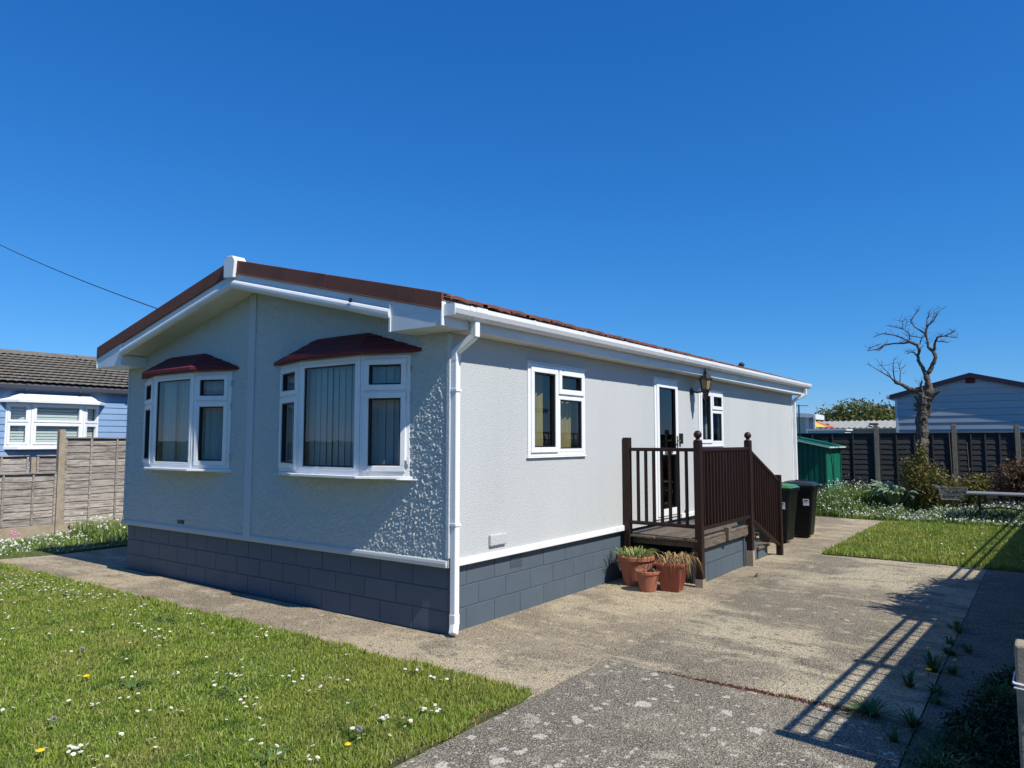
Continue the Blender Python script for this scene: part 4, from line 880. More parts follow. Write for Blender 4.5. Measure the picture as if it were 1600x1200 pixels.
for k in range(2):
    s0, s1 = k*.5, (k+1)*.5; E_ = [(.001,bx0-.15),(.34,bx0+.12),(.34,bx1-.12),(.001,bx1+.15)]; T_ = [(.001,bx0+.22),(.10,bx0+.22),(.10,bx1-.22),(.001,bx1-.22)]
    f = lambda i, s_: (E_[i][0]+(T_[i][0]-E_[i][0])*s_, E_[i][1]+(T_[i][1]-E_[i][1])*s_)
    lo = [(*f(i,s0), 2.652+.16*s0) for i in range(4)]; l2 = [(x,y,z+.02) for x,y,z in lo]; hi = [(*f(i,s1), 2.652+.16*s1) for i in range(4)]; b = MB()
    for i in range(3): b.quad(lo[i],lo[i+1],l2[i+1],l2[i]); b.quad(l2[i],l2[i+1],hi[i+1],hi[i])
    b.quad(*hi); b.build('hood_course', MT['pvc'], hd)
b = MB(); b.box((-2.9,.5,.6),(-2.85,3.5,2.9)); b.build('room_partition', MT['room'], bh)

# ---------------------------------------------------------------- back fence
A_ = Vector((.91, 16.3)); dr = Vector((math.cos(R(10)), math.sin(R(10))))
bf_ = thing('back_fence', 'dark shaded lap panel fence with concrete posts across the far end of the garden', 'fence', (A_.x,A_.y,0), R(10))
ts = [-5.9,-4.03,-2.15,0,1.78,3.13,4.6,6.3]
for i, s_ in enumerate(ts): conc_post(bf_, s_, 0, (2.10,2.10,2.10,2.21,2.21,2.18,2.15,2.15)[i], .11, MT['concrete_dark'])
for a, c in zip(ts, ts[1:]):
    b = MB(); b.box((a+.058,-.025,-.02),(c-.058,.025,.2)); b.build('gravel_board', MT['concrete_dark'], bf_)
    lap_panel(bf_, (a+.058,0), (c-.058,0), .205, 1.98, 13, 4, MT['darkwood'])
# ---------------------------------------------------------------- right-hand fence with trellis, outside the frame but shading the drive
rf_ = thing('trellis_fence', 'lap panel fence topped with square trellis, casting the latticed shadow on the driveway', 'fence', (4.80,-.66,0), R(-2.8))
rp = [0,1.86,3.72,5.58,7.44,9.3,11.16,13.02,14.88]
SH = 1.62; TH = .36
for y in rp: conc_post(rf_, 0, y, SH+TH+.02, .10)
for i, (a, c) in enumerate(zip(rp, rp[1:])):
    b = MB(); b.box((-.025,a+.055,-.02),(.025,c-.055,.2)); b.build('gravel_board', MT['concrete_post'], rf_)
    lap_panel(rf_, (0,c-.055), (0,a+.055), .205, SH, 11, 4, MT['oldwood'])
    tr = MB()
    for z in (SH+.035, SH+TH*.52, SH+TH-.01): tr.box((-.022,a+.055,z-.018),(.0,c-.055,z+.018))
    trp = tr.build('trellis_rail', MT['oldwood'], rf_); n = 11
    for k in range(n+1):
        b = MB(); y = a+.07+(c-a-.14)*k/n; b.box((.001,y-.009,SH+.024),(.018,y+.009,SH+TH+.03)); b.build('trellis_slat', MT['oldwood'], trp)
# spiky shrub by that fence
def leafcloud(name, parent, ells, n, size, m, flat=.0, shell=.5):
    c = []; k = len(ells); vol = np.array([e[3]*e[4]*e[5] for e in ells]); pick = rng.choice(k, n, p=vol**.75/np.sum(vol**.75))
    E = np.array(ells)[pick]; dv = rng.normal(size=(n,3)); dv /= np.linalg.norm(dv, axis=1)[:,None]; r = rng.uniform(0, 1, n)**(1/3*shell+.05)
    c = E[:,:3]+dv*E[:,3:6]*r[:,None]*(1+.18*rng.normal(size=(n,1)))
    a = rng.normal(size=(n,3)); a /= np.linalg.norm(a, axis=1)[:,None]; bb = np.cross(a, rng.normal(size=(n,3))); bb /= np.linalg.norm(bb, axis=1)[:,None]
    s = size*rng.uniform(.5, 1.35, n)[:,None]; V = np.stack([c-a*s, c+bb*s*.45, c+a*s, c-bb*s*.45], 1); c[:,2].clip(.02, out=c[:,2])
    V[:,:,2] = np.maximum(V[:,:,2], .005)
    F = np.arange(n*4).reshape(-1,4); return npmesh(name, V, F, m, parent)
def stems(parent, ells, n, m, r=.012, h0=0):
    b = MB()
    for i in range(n):
        e = ells[i % len(ells)]; x, y = rng.normal(0, .06, 2); ex = e[0]+rng.normal(0, e[3]*.5); ey = e[1]+rng.normal(0, e[4]*.5); ez = e[2]+rng.uniform(-.2, .8)*e[5]
        b.tube([(x,y,h0),(x*.5+ex*.45,y*.5+ey*.45,ez*.5),(ex,ey,ez)], [r, r*.7, r*.3], 5)
    return b.build('stem', m, parent)
sp = thing('spiky_shrub', 'spiky leaved shrub overhanging the trellis fence beside the driveway', 'shrub', (4.96,3.35,0))
b = MB(); b.tube([(0,0,0),(.02,.05,1.0),(-.1,.1,1.7)], [.06,.05,.04], 8); b.build('trunk', MT['bark'], sp)
arcs(60, .30, .42, .05, MT['spike'], sp, 'spiky_leaves', 1.75, .3, c=(-.05,.1), r0=.12); leafcloud('foliage', sp, [(-.05,.1,1.8,.22,.35,.32),(0,.75,1.85,.25,.35,.34),(0,1.4,1.7,.25,.4,.32),(.05,2.0,1.6,.25,.5,.36),(0,.9,1.2,.3,1.3,.6)], 9000, .05, MT['spike'])

# ---------------------------------------------------------------- foreground concrete post and its pale pole
cp = thing('concrete_post', 'rough topped short concrete post with white wire tied round it, at the right edge', 'post', (4.40,-.72,0))
b = MB(); b.box((-.075,-.075,-.05),(.09,.075,.80)); b.build('post_body', MT['concrete_post'], cp, bevel=.012)
b = MB(); b.tube([(-.085,-.082,.62),(.10,-.084,.60),(.105,.08,.61),(-.083,.082,.63),(-.085,-.082,.62)], .006, 6); b.tube([(-.084,-.082,.60),(.10,-.086,.585),(.12,-.10,.59)], .006, 6); b.build('wire_tie', MT['whitewire'], cp)
pp = MB(); pp.tube([(4.375,-1.22,0),(4.43,-1.20,.70)], [.022,.022], 10); tag(pp.build('garden_pole', MT['palepole']), 'pale green plastic pole leaning before the concrete post', 'pole')

# ---------------------------------------------------------------- telegraph pole and cable
tp = thing('telegraph_pole', 'tall wooden telegraph pole whose long shadow crosses the front lawn', 'pole', (5.6,-4.28,0))
b = MB(); b.tube([(0,0,-.1),(0,0,10.2)], [.09,.055], 14); b.build('pole_shaft', MT['bark'], tp)
b = MB(); b.box((-.4,-.04,9.7),(.4,.04,9.8)); b.build('crossarm', MT['bark'], tp)
b = MB(); pts = []
for i in range(25):
    t = i/24; p = Vector((-27.0,3.43,9.78)).lerp(Vector((-6.32,3.43,3.25)), t); p.z -= .25*math.sin(math.pi*t); pts.append(p)
b.tube(pts, .012, 5); tag(b.build('overhead_cable', MT['cable']), 'thin dark overhead cable crossing the sky at upper left', 'cable')
far_pole = MB(); far_pole.tube([(-27.05,3.43,-.1),(-27.05,3.43,9.95)], [.15,.10], 10); tag(far_pole.build('telegraph_pole', MT['bark']), 'telegraph pole carrying the far end of the overhead cable', 'pole')

# ---------------------------------------------------------------- homes beyond the back fence
gh = thing('mobile_home', 'grey clad static caravan with dark plum gable boards behind the dead tree', 'caravan', (2.98,18.2,0))
GB = (Vector((-1.85,0,0)), Vector((1,0,0)), Vector((0,-1,0)))
board_wall(gh, GB, 0, 3.9, .4, 3.04, .19, MT['greyboard'])
gz = lambda x: 3.60-.27*abs(x)
n = 3
for k in range(3):
    za = 3.045+k*.17; hw = (3.60-za)/.27-.05; hw2 = (3.60-za-.17)/.27-.05
    if hw2 < .1: hw2 = .1
    b = MB(); b.prism([(-min(hw,1.85),.0,za),(min(hw,2.05),.0,za),(min(hw2,2.05),.0,za+.165),(-min(hw2,1.85),.0,za+.165)], (0,-.012,0)); b.build('board', MT['greyboard'], gh)
b = MB(); b.prism([(-1.85,.03,3.04),(2.05,.03,3.04),(2.05,.03,gz(2.05)),(0,.03,gz(0)),(-1.85,.03,gz(-1.85))], (0,.05,0)); b.build('gable_wall', MT['greyboard'], gh)
b = MB(); b.box((-1.86,-.02,.4),(-1.80,.02,3.08)); b.build('corner_trim', MT['fascia'], gh)
b = MB(); b.box((-1.85,.09,.4),(-1.80,10,3.0)); b.box((2.0,.09,.4),(2.05,10,3.0)); b.build('side_wall', MT['greyboard'], gh)
for s_ in (-1, 1):
    xe = 1.98 if s_ < 0 else 2.2
    b = MB(); b.prism([(0,-.10,gz(0)-.09),(s_*xe,-.10,gz(xe)-.09),(s_*xe,-.10,gz(xe)+.04),(0,-.10,gz(0)+.04)], (0,.03,0)); b.build('bargeboard', MT['purple'], gh)
b = MB(); b.prism([(-1.98,-.07,gz(1.98)),(0,-.07,gz(0)),(2.2,-.07,gz(2.2)),(2.2,-.07,gz(2.2)+.03),(0,-.07,gz(0)+.03),(-1.98,-.07,gz(1.98)+.03)], (0,10,0)); b.build('roof', MT['purple'], gh)
b = MB(); b.box((-.11,-.06,3.36),(.11,-.0145,3.50)); b.build('gable_light', MT['maroon'], gh, bevel=.02)
b = MB(); b.box((-2.08,-.06,3.0),(-1.96,9.9,3.09)); b.build('gutter', MT['pvc'], gh)
b = MB(); b.box((1.5,-.03,2.1),(1.9,-.015,2.5)); b.build('window', MT['pvc'], gh)

ch = thing('mobile_home', 'cream boarded home with white gutter just past the far end of the grey home', 'mobile home', (-2.22,22,0))
CB = (Vector((-6,0,0)), Vector((1,0,0)), Vector((0,-1,0)))
board_wall(ch, CB, 0, 6.0, .4, 2.62, .15, MT['cream'])
b = MB(); b.box((-6,.09,.4),(0,.9,2.6)); b.build('side_wall', MT['cream'], ch)
b = MB(); b.box((-.09,-.03,.4),(.03,-.0145,2.62)); b.build('corner_trim', MT['pvc'], ch)
b = MB(); b.prism([(.28,-.2,2.72),(.28,-.2,2.60),(-6,-.2,2.9),(-6,-.2,3.4)], (0,1.2,0)); b.build('roof', MT['fascia'], ch)
b = MB(); b.box((.24,-.28,2.54),(.32,1.0,2.70)); b.box((.24,-.26,2.2),(.30,-.2,2.56)); b.build('gutter', MT['pvc'], ch)

lh = thing('mobile_home', 'long low home with pale ribbed roof, farther off between cream home and grey caravan', 'mobile home', (-2.0,31,0))
b = MB(); b.box((-5,0,.3),(4.5,3,2.36)); b.build('wall', MT['palewall'], lh)
b = MB(); b.prism([(-5.2,-.3,2.36),(-5.2,1.6,2.72),(-5.2,3.3,2.36),(-5.2,3.3,2.30),(-5.2,1.6,2.64),(-5.2,-.3,2.30)], (10,0,0)); rfl = b.build('roof', MT['paleroof'], lh)
rib = MB(); rib.prism([(-.05,-.3,2.361),(-.05,1.6,2.721),(-.05,1.6,2.755),(-.05,-.3,2.395)], (.09,0,0)); rib = rib.build('roof_rib', MT['paleroof'], rfl); rib.location.x = -5
for k in range(1, 40): inst(rib, rfl, (-5+k*.245,0,0))
for x in (-1.9, .2): b = MB(); b.box((x,-.1,2.50),(x+.35,.2,2.58)); b.build('roof_vent', MT['iron'], rfl)
b = MB(); b.box((-3.2,-.02,1.4),(-2.2,-.001,2.1)); b.build('window', MT['pvc'], lh)

sc_ = thing('site_cabin', 'low white flat topped cabin peeping over the back fence by the parasol', 'cabin', (-1.8,20.2,0))
b = MB(); b.box((0,0,0),(1.15,.9,2.12)); b.build('wall', MT['white_panel'], sc_)
b = MB(); b.box((-.05,-.05,2.121),(1.2,.95,2.17)); b.build('roof_edge', MT['white_panel'], sc_)
pr = thing('parasol', 'faded red, orange and yellow striped parasol above the back fence', 'parasol', (-3.5,27,0))
cols = ['para_red','para_orange','para_cream','para_yellow','para_orange','para_cream','para_yellow','para_red']
for k in range(8):
    a0, a1 = k*math.pi/4+.2, (k+1)*math.pi/4+.2; r = 1.12; b = MB()
    t_ = (0,0,2.72); p_ = (r*math.cos(a0),r*math.sin(a0),2.34); q_ = (r*math.cos(a1),r*math.sin(a1),2.34)
    b.prism([t_, p_, q_], (0,0,.006)); b.build('canopy_gore', MT[cols[k]], pr)
b = MB(); b.tube([(0,0,0),(0,0,2.74)], .022, 8); b.build('pole', MT['white_panel'], pr)

an = thing('tv_antenna', 'small dark television antenna at the far corner of the grey home', 'antenna', (-.72,15,0))
b = MB(); b.tube([(0,0,0),(0,0,2.75)], .018, 6); b.build('mast', MT['iron'], an)
b = MB(); b.tube([(-.22,-.1,2.72),(.22,.1,2.72)], .01, 5)
for k in range(6): t = -.2+k*.08; b.tube([(t+.03,t*.45-.1,2.72),(t-.03,t*.45+.1,2.72)], .006, 4)
b.build('aerial', MT['iron'], an)

# far trees
def tree(x, y, ells, n, size, m, label, trunk_h, name='bushy_tree', cat='tree', group=None):
    t = thing(name, label, cat, (x,y,0), 0, group)
    b = MB(); b.tube([(0,0,-.1),(.05,0,trunk_h*.5),(0,.1,trunk_h)], [.18,.14,.07], 8); b.build('trunk', MT['bark'], t)
    stems(t, ells, 10, MT['twig'], .05, trunk_h*.5); leafcloud('crown', t, ells, n, size, m, shell=.55); return t
tree(-4.2, 41, [(-1.6,0,2.6,1.5,1.6,.9),(0,.3,3.1,1.9,1.6,1.0),(1.6,0,2.7,1.7,1.5,1.0),(-.4,-.8,2.4,2.0,1,.9)], 9000, .13, MT['fartree'], 'dense rounded green tree behind the pale ribbed roof', 2.6)
tree(-.6, 43, [(-1.3,0,2.8,1.3,1.6,.8),(.3,.3,3.2,1.3,1.6,.85),(1.6,0,3.0,1.3,1.5,.8)], 6500, .12, MT['fartree'], 'looser green tree whose crown ends at the grey caravan', 2.6)

# ---------------------------------------------------------------- dead tree
TB = [[(-0.01, 0.9, 0.1369), (0.01, 1.46, 0.1258), (0.01, 1.84, 0.1145), (0.02, 2.15, 0.1147), (0.04, 2.38, 0.1262), (0.11, 2.64, 0.1375), (0.14, 2.83, 0.1222)], [(0.14, 2.83, 0.1069), (0.23, 3.0, 0.0838), (0.19, 3.21, 0.0649), (0.16, 3.37, 0.065)], [(0.16, 3.37, 0.0535), (0.1, 3.53, 0.0422), (0.01, 3.72, 0.0385), (-0.0, 3.84, 0.0347), (0.04, 3.99, 0.0347), (-0.01, 4.11, 0.0347), (-0.16, 4.2, 0.031), (-0.3, 4.18, 0.0234), (-0.51, 4.19, 0.0196), (-0.72, 4.17, 0.0198), (-0.87, 4.08, 0.0159), (-1.12, 4.06, 0.008)], [(-0.72, 4.17, 0.0158), (-0.78, 4.08, 0.0119), (-0.84, 4.01, 0.0079)], [(-0.79, 4.2, 0.0119), (-0.94, 4.14, 0.01), (-1.05, 4.08, 0.008)], [(-0.16, 4.2, 0.0233), (-0.33, 4.32, 0.0156), (-0.53, 4.41, 0.0138), (-0.78, 4.47, 0.0119), (-1.0, 4.39, 0.006)], [(-0.17, 4.26, 0.0194), (-0.17, 4.4, 0.0136), (-0.32, 4.55, 0.0117), (-0.53, 4.63, 0.0098), (-0.7, 4.69, 0.0059)], [(-0.32, 4.55, 0.0098), (-0.31, 4.73, 0.0078), (-0.42, 4.78, 0.0051)], [(-0.25, 4.52, 0.0086), (-0.22, 4.76, 0.0055)], [(-0.02, 3.84, 0.0193), (-0.08, 3.93, 0.0155), (-0.17, 3.95, 0.0116), (-0.22, 3.9, 0.0078)], [(0.16, 3.37, 0.0535), (0.25, 3.48, 0.0496), (0.32, 3.63, 0.0457), (0.38, 3.78, 0.0418), (0.34, 3.9, 0.0381), (0.24, 4.02, 0.0306), (0.23, 4.17, 0.0268), (0.2, 4.33, 0.0269), (0.21, 4.45, 0.023), (0.26, 4.56, 0.0192), (0.36, 4.64, 0.0153), (0.44, 4.77, 0.0114), (0.51, 4.88, 0.0057)], [(0.2, 4.33, 0.023), (0.09, 4.44, 0.0193), (-0.04, 4.55, 0.0155), (-0.13, 4.71, 0.0155), (-0.05, 4.86, 0.0116), (0.06, 4.99, 0.0077)], [(0.22, 4.48, 0.0153), (0.23, 4.68, 0.0115), (0.27, 4.83, 0.0084), (0.31, 4.96, 0.0057)], [(0.3, 4.59, 0.0115), (0.37, 4.78, 0.0084), (0.38, 4.92, 0.0057)], [(0.34, 3.9, 0.0343), (0.37, 4.05, 0.0305), (0.4, 4.16, 0.0267), (0.45, 4.25, 0.019), (0.61, 4.26, 0.0151), (0.74, 4.32, 0.0113), (0.83, 4.37, 0.0068)], [(0.61, 4.25, 0.0113), (0.74, 4.21, 0.0083), (0.87, 4.18, 0.0052)], [(0.44, 4.15, 0.0152), (0.54, 4.12, 0.0114), (0.67, 4.07, 0.0057)], [(0.2, 4.31, 0.0134), (0.12, 4.26, 0.0115), (-0.09, 4.31, 0.0116), (-0.19, 4.32, 0.0078)], [(0.11, 4.24, 0.0115), (0.06, 4.1, 0.0077)], [(0.14, 2.79, 0.084), (-0.04, 2.97, 0.0577), (-0.2, 3.04, 0.0503), (-0.34, 3.14, 0.0427), (-0.47, 3.21, 0.0429)], [(-0.47, 3.21, 0.0195), (-0.57, 3.33, 0.0157), (-0.75, 3.46, 0.0118), (-1.01, 3.65, 0.0064)], [(-0.52, 3.25, 0.0117), (-0.6, 3.45, 0.0094), (-0.72, 3.61, 0.0059)], [(-0.47, 3.23, 0.0156), (-0.48, 3.44, 0.0117), (-0.46, 3.6, 0.0086), (-0.43, 3.71, 0.0059)], [(-0.41, 3.2, 0.0117), (-0.37, 3.48, 0.0086), (-0.39, 3.67, 0.0055)], [(0.07, 2.84, 0.0344), (0.05, 3.11, 0.0268), (0.09, 3.22, 0.0153)], [(0.19, 2.72, 0.0533), (0.33, 2.9, 0.0342), (0.46, 2.97, 0.0151)], [(0.01, 2.52, 0.0459), (-0.14, 2.54, 0.0231)], [(-0.02, 2.59, 0.0383), (-0.06, 2.8, 0.0269), (-0.11, 2.86, 0.0154)]]
dt = thing('dead_tree', 'bare dead tree with twisted silvery branches before the back fence', 'tree', (2.15,14.75,0))
yo = [0,0,.1,-.15,-.1,.1,.2,.05,.15,0,-.1,.25,.1,.2,-.2,-.1,-.25,-.15,.1,-.3,-.1,-.4,-.35,-.3,-.25,-.1,.15,0,.1]
endY = {}
for i, L in enumerate(TB):
    # smooth the polyline and let it wander in depth, starting where its parent branch was
    k0 = (L[0][0], L[0][1]); y0 = 0
    for (kx, kz), yv in endY.items():
        if abs(kx-k0[0]) < .06 and abs(kz-k0[1]) < .06: y0 = yv
    m_ = len(L); pts = []; rad = []
    for j, (x, z, r) in enumerate(L):
        tt = j/(m_-1); y = y0+yo[i]*tt+(random.uniform(-.02,.02) if j else 0); endY[(x, z)] = y
        pts.append(Vector((x,y,z))); rad.append(r*(1.0 if i else 1.0))
    if i == 0: pts.insert(0, Vector((-.01,0,-.1))); rad.insert(0, .19)
    fine = []; fr = []
    for j in range(len(pts)-1):
        nn = 4
        for q in range(nn):
            t = q/nn; p = pts[j].lerp(pts[j+1], t); jit = rad[j]*.22
            if q: p = p+Vector((random.uniform(-jit,jit), random.uniform(-jit,jit), 0))
            fine.append(p); fr.append((rad[j]*(1-t)+rad[j+1]*t)*random.uniform(.86,1.14))
    fine.append(pts[-1]); fr.append(rad[-1])
    b = MB()
    if i == 0:
        f2 = []; r2 = []
        for q in range(len(fine)-1):
            for u_ in (0, .33, .66): f2.append(fine[q].lerp(fine[q+1], u_)); r2.append(fr[q]*(1-u_)+fr[q+1]*u_)
        f2.append(fine[-1]); r2.append(fr[-1]); b.tube(f2, r2, 22); ph = [random.uniform(0, 6.28) for _ in range(6)]
        for q in range(len(b.v)):
            ring_, kq = divmod(q, 22); c_ = f2[ring_]; a_ = kq*2*math.pi/22; vz = b.v[q][2]
            k_ = 1+.13*math.sin(5*a_+ph[0]+vz*2.2)+.08*math.sin(9*a_+ph[1]-vz*3.1)+.06*math.sin(3*a_+ph[2]+vz*7)+random.uniform(-.05,.05)
            vv = c_+(Vector(b.v[q])-c_)*k_; b.v[q] = tuple(vv)
        b.build('trunk', MT['bark'], dt)
        for a_, z_, r_ in ((.4,2.45,.07),(2.6,2.2,.06),(3.6,2.62,.07),(5.2,2.3,.055),(1.5,2.72,.06)):
            kb = MB(); kb.tube([(.05+.07*math.cos(a_), .07*math.sin(a_), z_),(.05+.17*math.cos(a_), .17*math.sin(a_), z_+.05)], [r_, r_*.75], 9); kb.build('knuckle', MT['bark'], dt)
    else:
        b.tube(fine, fr, 9 if rad[0] > .03 else 5); b.build('branch', MT['bark'], dt, smooth=True)
    # twigs
    if i > 1 and rad[-1] < .03:
        tw = MB()
        for j in range(int(len(pts)*2.5)):
            q = random.choice(fine[len(fine)//3:]); a = random.uniform(0,6.28); ln = random.uniform(.05,.16); e = q+Vector((math.cos(a)*ln, math.sin(a)*ln*.6, random.uniform(-.02,.14)))
            tw.tube([q, q.lerp(e,.5)+Vector((0,0,.012)), e], [.0045,.0035,.002], 4); 
            if random.random() < .6: e2 = e+Vector((random.uniform(-.06,.06), 0, random.uniform(.01,.07))); tw.tube([q.lerp(e,.5), e2], [.003,.0018], 4)
        tw.build('twig', MT['bark'], dt)

# ---------------------------------------------------------------- back bed
def leek_clump(name, n, fx, m1, m2, label, hmin=.22, hmax=.42, hump=None):
    P = fx(n); h = rng.uniform(hmin, hmax, len(P))
    if hump is not None: h = h*hump(P)
    o = blades(name, P, h, np.full(len(P), .016), m1, .45, zb=.0); tag(o, label, 'ground cover', kind='stuff')
    k = int(len(P)*.30); Q = P[:k]; hq = h[:k]*rng.uniform(.85,1.12,k); V = []; F = []
    cx = Q[:,0]+rng.normal(0,.03,k); cy = Q[:,1]+rng.normal(0,.03,k); s = rng.uniform(.012,.026,k)
    a = rng.normal(size=(k,3)); a /= np.linalg.norm(a,axis=1)[:,None]; bb = np.cross(a, rng.normal(size=(k,3))); bb /= np.linalg.norm(bb,axis=1)[:,None]
    c = np.c_[cx,cy,hq]; V = np.stack([c-a*s[:,None], c+bb*s[:,None]*.8, c+a*s[:,None], c-bb*s[:,None]*.8],1); F = np.arange(k*4).reshape(-1,4)
    o2 = npmesh('flowers', V, F, m2); tag(o2, label.replace('leaves','flower bells').replace('foliage','flower bells'), 'flowers', kind='stuff')
def bedpts(n):
    x = rng.uniform(-.55, 5.0, n); y = rng.uniform(12.9, 15.2, n)
    ed = 13.25-.10*(x+.5)+.12*np.sin(x*5); ok = (y > ed) & ~((y > 14.2) & (x < .35))
    hole = ((x-1.25)/.62)**2+((y-14.0)/.40)**2 < 1; hole2 = ((x-2.1)/.3)**2+((y-13.95)/.3)**2 < 1
    return np.c_[x,y][ok & ~hole & ~hole2]
def hump(P): return (.80+.95*np.exp(-(((P[:,0]-.45)/.55)**2+((P[:,1]-14.0)/.55)**2))+.75*np.exp(-(((P[:,0]-.9)/.9)**2+((P[:,1]-14.7)/.6)**2))+.30*nse(P,3,9))*np.clip((P[:,1]-12.85)*1.4, .35, 1)
leek_clump('white_flower_bed', 24000, bedpts, MT['leekleaf'], MT['bell'], 'green strap leaves massed in the bed along the back fence', .22, .46, hump)
def strip(n):
    y = rng.uniform(-1.0, 6, n); x = -9.9+np.abs(rng.normal(0,.75,n)); ok = x < -8.2+.08*np.sin(y*6)
    return np.c_[x,y][ok]
def hump2(P): return np.where(P[:,1] > .9, .8, .30)*np.clip(1.6-(P[:,0]+9.9)*.8,.45,1.3)+.15*nse(P,5,12)
leek_clump('verge_plants', 7000, strip, MT['leekleaf'], MT['bell'], 'weeds and white flowered leaves at the foot of the left fence', .16, .42, hump2)
# pink flower
b = MB(); 
for k in range(7): b.sphere((-9.75+random.uniform(-.06,.06), -.02+random.uniform(-.06,.06), .20+random.uniform(-.02,.05)), .018, 6, 4)
tag(b.build('pink_flower', MT['pinkp']), 'small pink flower head beside the left fence gravel board', 'flower')
# artichoke-like plant with big arching leaves
ar = thing('artichoke_plant', 'large leaved grey green artichoke plant in the white flower bed', 'plant', (1.62,14.3,0))
for i in range(44):
    a = i*2.4+random.uniform(-.2,.2); ln = random.uniform(.35,.75); hh = random.uniform(.45,.78)
    V = []; F = []; N_ = 7
    for k in range(N_+1):
        t = k/N_; rr = ln*t; z = .08+hh*math.sin(min(t*2.0,2.6))*.95; wd = .052*math.sin(math.pi*min(t*.93+.06,1))*(1+.25*(k % 2))
        cx, cy = math.cos(a)*rr, math.sin(a)*rr; px, py = -math.sin(a)*wd, math.cos(a)*wd
        V += [(cx-px,cy-py,z-.02),(cx,cy,z+.012),(cx+px,cy+py,z-.02)]
    for k in range(N_):
        o = k*3; F += [(o,o+1,o+4,o+3),(o+1,o+2,o+5,o+4)]
    npmesh('leaf', V, F, MT['artichoke'], ar)
def shrub(x, y, ells, n, size, m, label, ns=14):
    t = thing('shrub', label, 'shrub', (x,y,0)); stems(t, ells, ns, MT['twig'], .014); leafcloud('foliage', t, ells, n, size, m, shell=.9); return t
shrub(2.35, 14.35, [(-.35,0,.95,.30,.3,.50),(0,0,.70,.45,.4,.55),(.35,.1,.55,.35,.3,.40),(-.15,0,1.45,.13,.15,.28)], 6500, .035, MT['shrubgold'], 'golden green shrub at the foot of the dead tree', 24)
shrub(3.15, 14.7, [(0,0,.62,.32,.3,.40),(.2,.1,.85,.16,.15,.22),(-.25,0,.5,.22,.2,.32)], 3500, .032, MT['shrubgold'], 'smaller yellow green shrub behind the wire trolley', 14)
shrub(4.25, 14.9, [(-.25,0,.85,.5,.4,.48),(.35,0,.95,.5,.4,.45),(.1,0,1.12,.35,.3,.33)], 8000, .032, MT['shrubred'], 'bronze red leaved shrub behind the garden table', 20)
for x, y, z1, z0, c_ in ((2.58,16.35,2.0,.75,'nearer the dead tree'), (2.95,16.45,1.75,.8,'nearer the next post')):
    b = MB(); b.tube([(x,y,z1),(x+.02,y-.03,(z1+z0)/2),(x+.03,y-.05,z0),(x+.05,y-.1,0)], .012, 5); tag(b.build('bare_cane', MT['twig']), 'thin bare cane hanging on the back fence, '+c_, 'cane', 'bare canes on the back fence')
# garden table
gt = thing('garden_table', 'stone topped garden table with curled iron legs, left end in the light', 'table', (3.72,13.45,0))
b = MB(); b.box((-.60,-.32,.645),(.62,.32,.685)); b.build('tabletop', MT['slatestone'], gt, bevel=.006)
for sx_ in (-.38, .42):
    b = MB()
    for s in (-1, 1):
        b.tube([(sx_,s*.28,.64),(sx_,s*.20,.45),(sx_,s*.02,.33),(sx_,s*.22,.14),(sx_,s*.30,.0)], .014, 6)
        b.tube([(sx_,s*.26,.60),(sx_+.10*s,s*.12,.50),(sx_,s*.05,.40)], .010, 5)
    b.build('leg', MT['iron'], gt)
b = MB(); b.tube([(-.38,0,.33),(.02,0,.38),(.42,0,.33)], .014, 6); b.tube([(-.38,0,.33),(-.1,0,.18),(.25,0,.45),(.58,0,.64)], .012, 6); b.tube([(-.38,.0,.33),(-.55,0,.1),(-.45,0,0)], .012, 6); b.build('stretcher', MT['iron'], gt)
# wire trolley
wt = thing('wire_trolley', 'wire basket trolley on spindly legs left of the garden table', 'trolley', (2.86,13.55,0))
b = MB()
for z, w_ in ((.76,.27),(.70,.26),(.60,.24),(.50,.22)):
    b.tube([(-w_,-.16,z),(w_,-.16,z),(w_,.16,z),(-w_,.16,z),(-w_,-.16,z)], .006, 5)
for k in range(10):
    t = -1+2*k/9
    for s in (-1, 1): b.tube([(t*.27,s*.16,.76),(t*.22,s*.16,.50)], .0035, 4)
for k in range(6): t = -1+2*k/5; b.tube([(-.27,t*.16,.76),(-.22,t*.16,.50),(.22,t*.16,.50),(.27,t*.16,.76)], .0035, 4)
b.build('basket', MT['wire'], wt)
b = MB(); b.tube([(-.27,-.15,.76),(-.38,-.14,.80),(-.40,0,.80),(-.38,.14,.80),(-.27,.15,.76)], .009, 6); b.build('handle', MT['wire'], wt)
for sx_ in (-.16,.16):
    for s in (-1,1): b = MB(); b.tube([(sx_,s*.13,.50),(sx_*1.2,s*.15,.25),(sx_*1.7,s*.17,0)], .007, 5); b.build('leg', MT['iron'], wt)


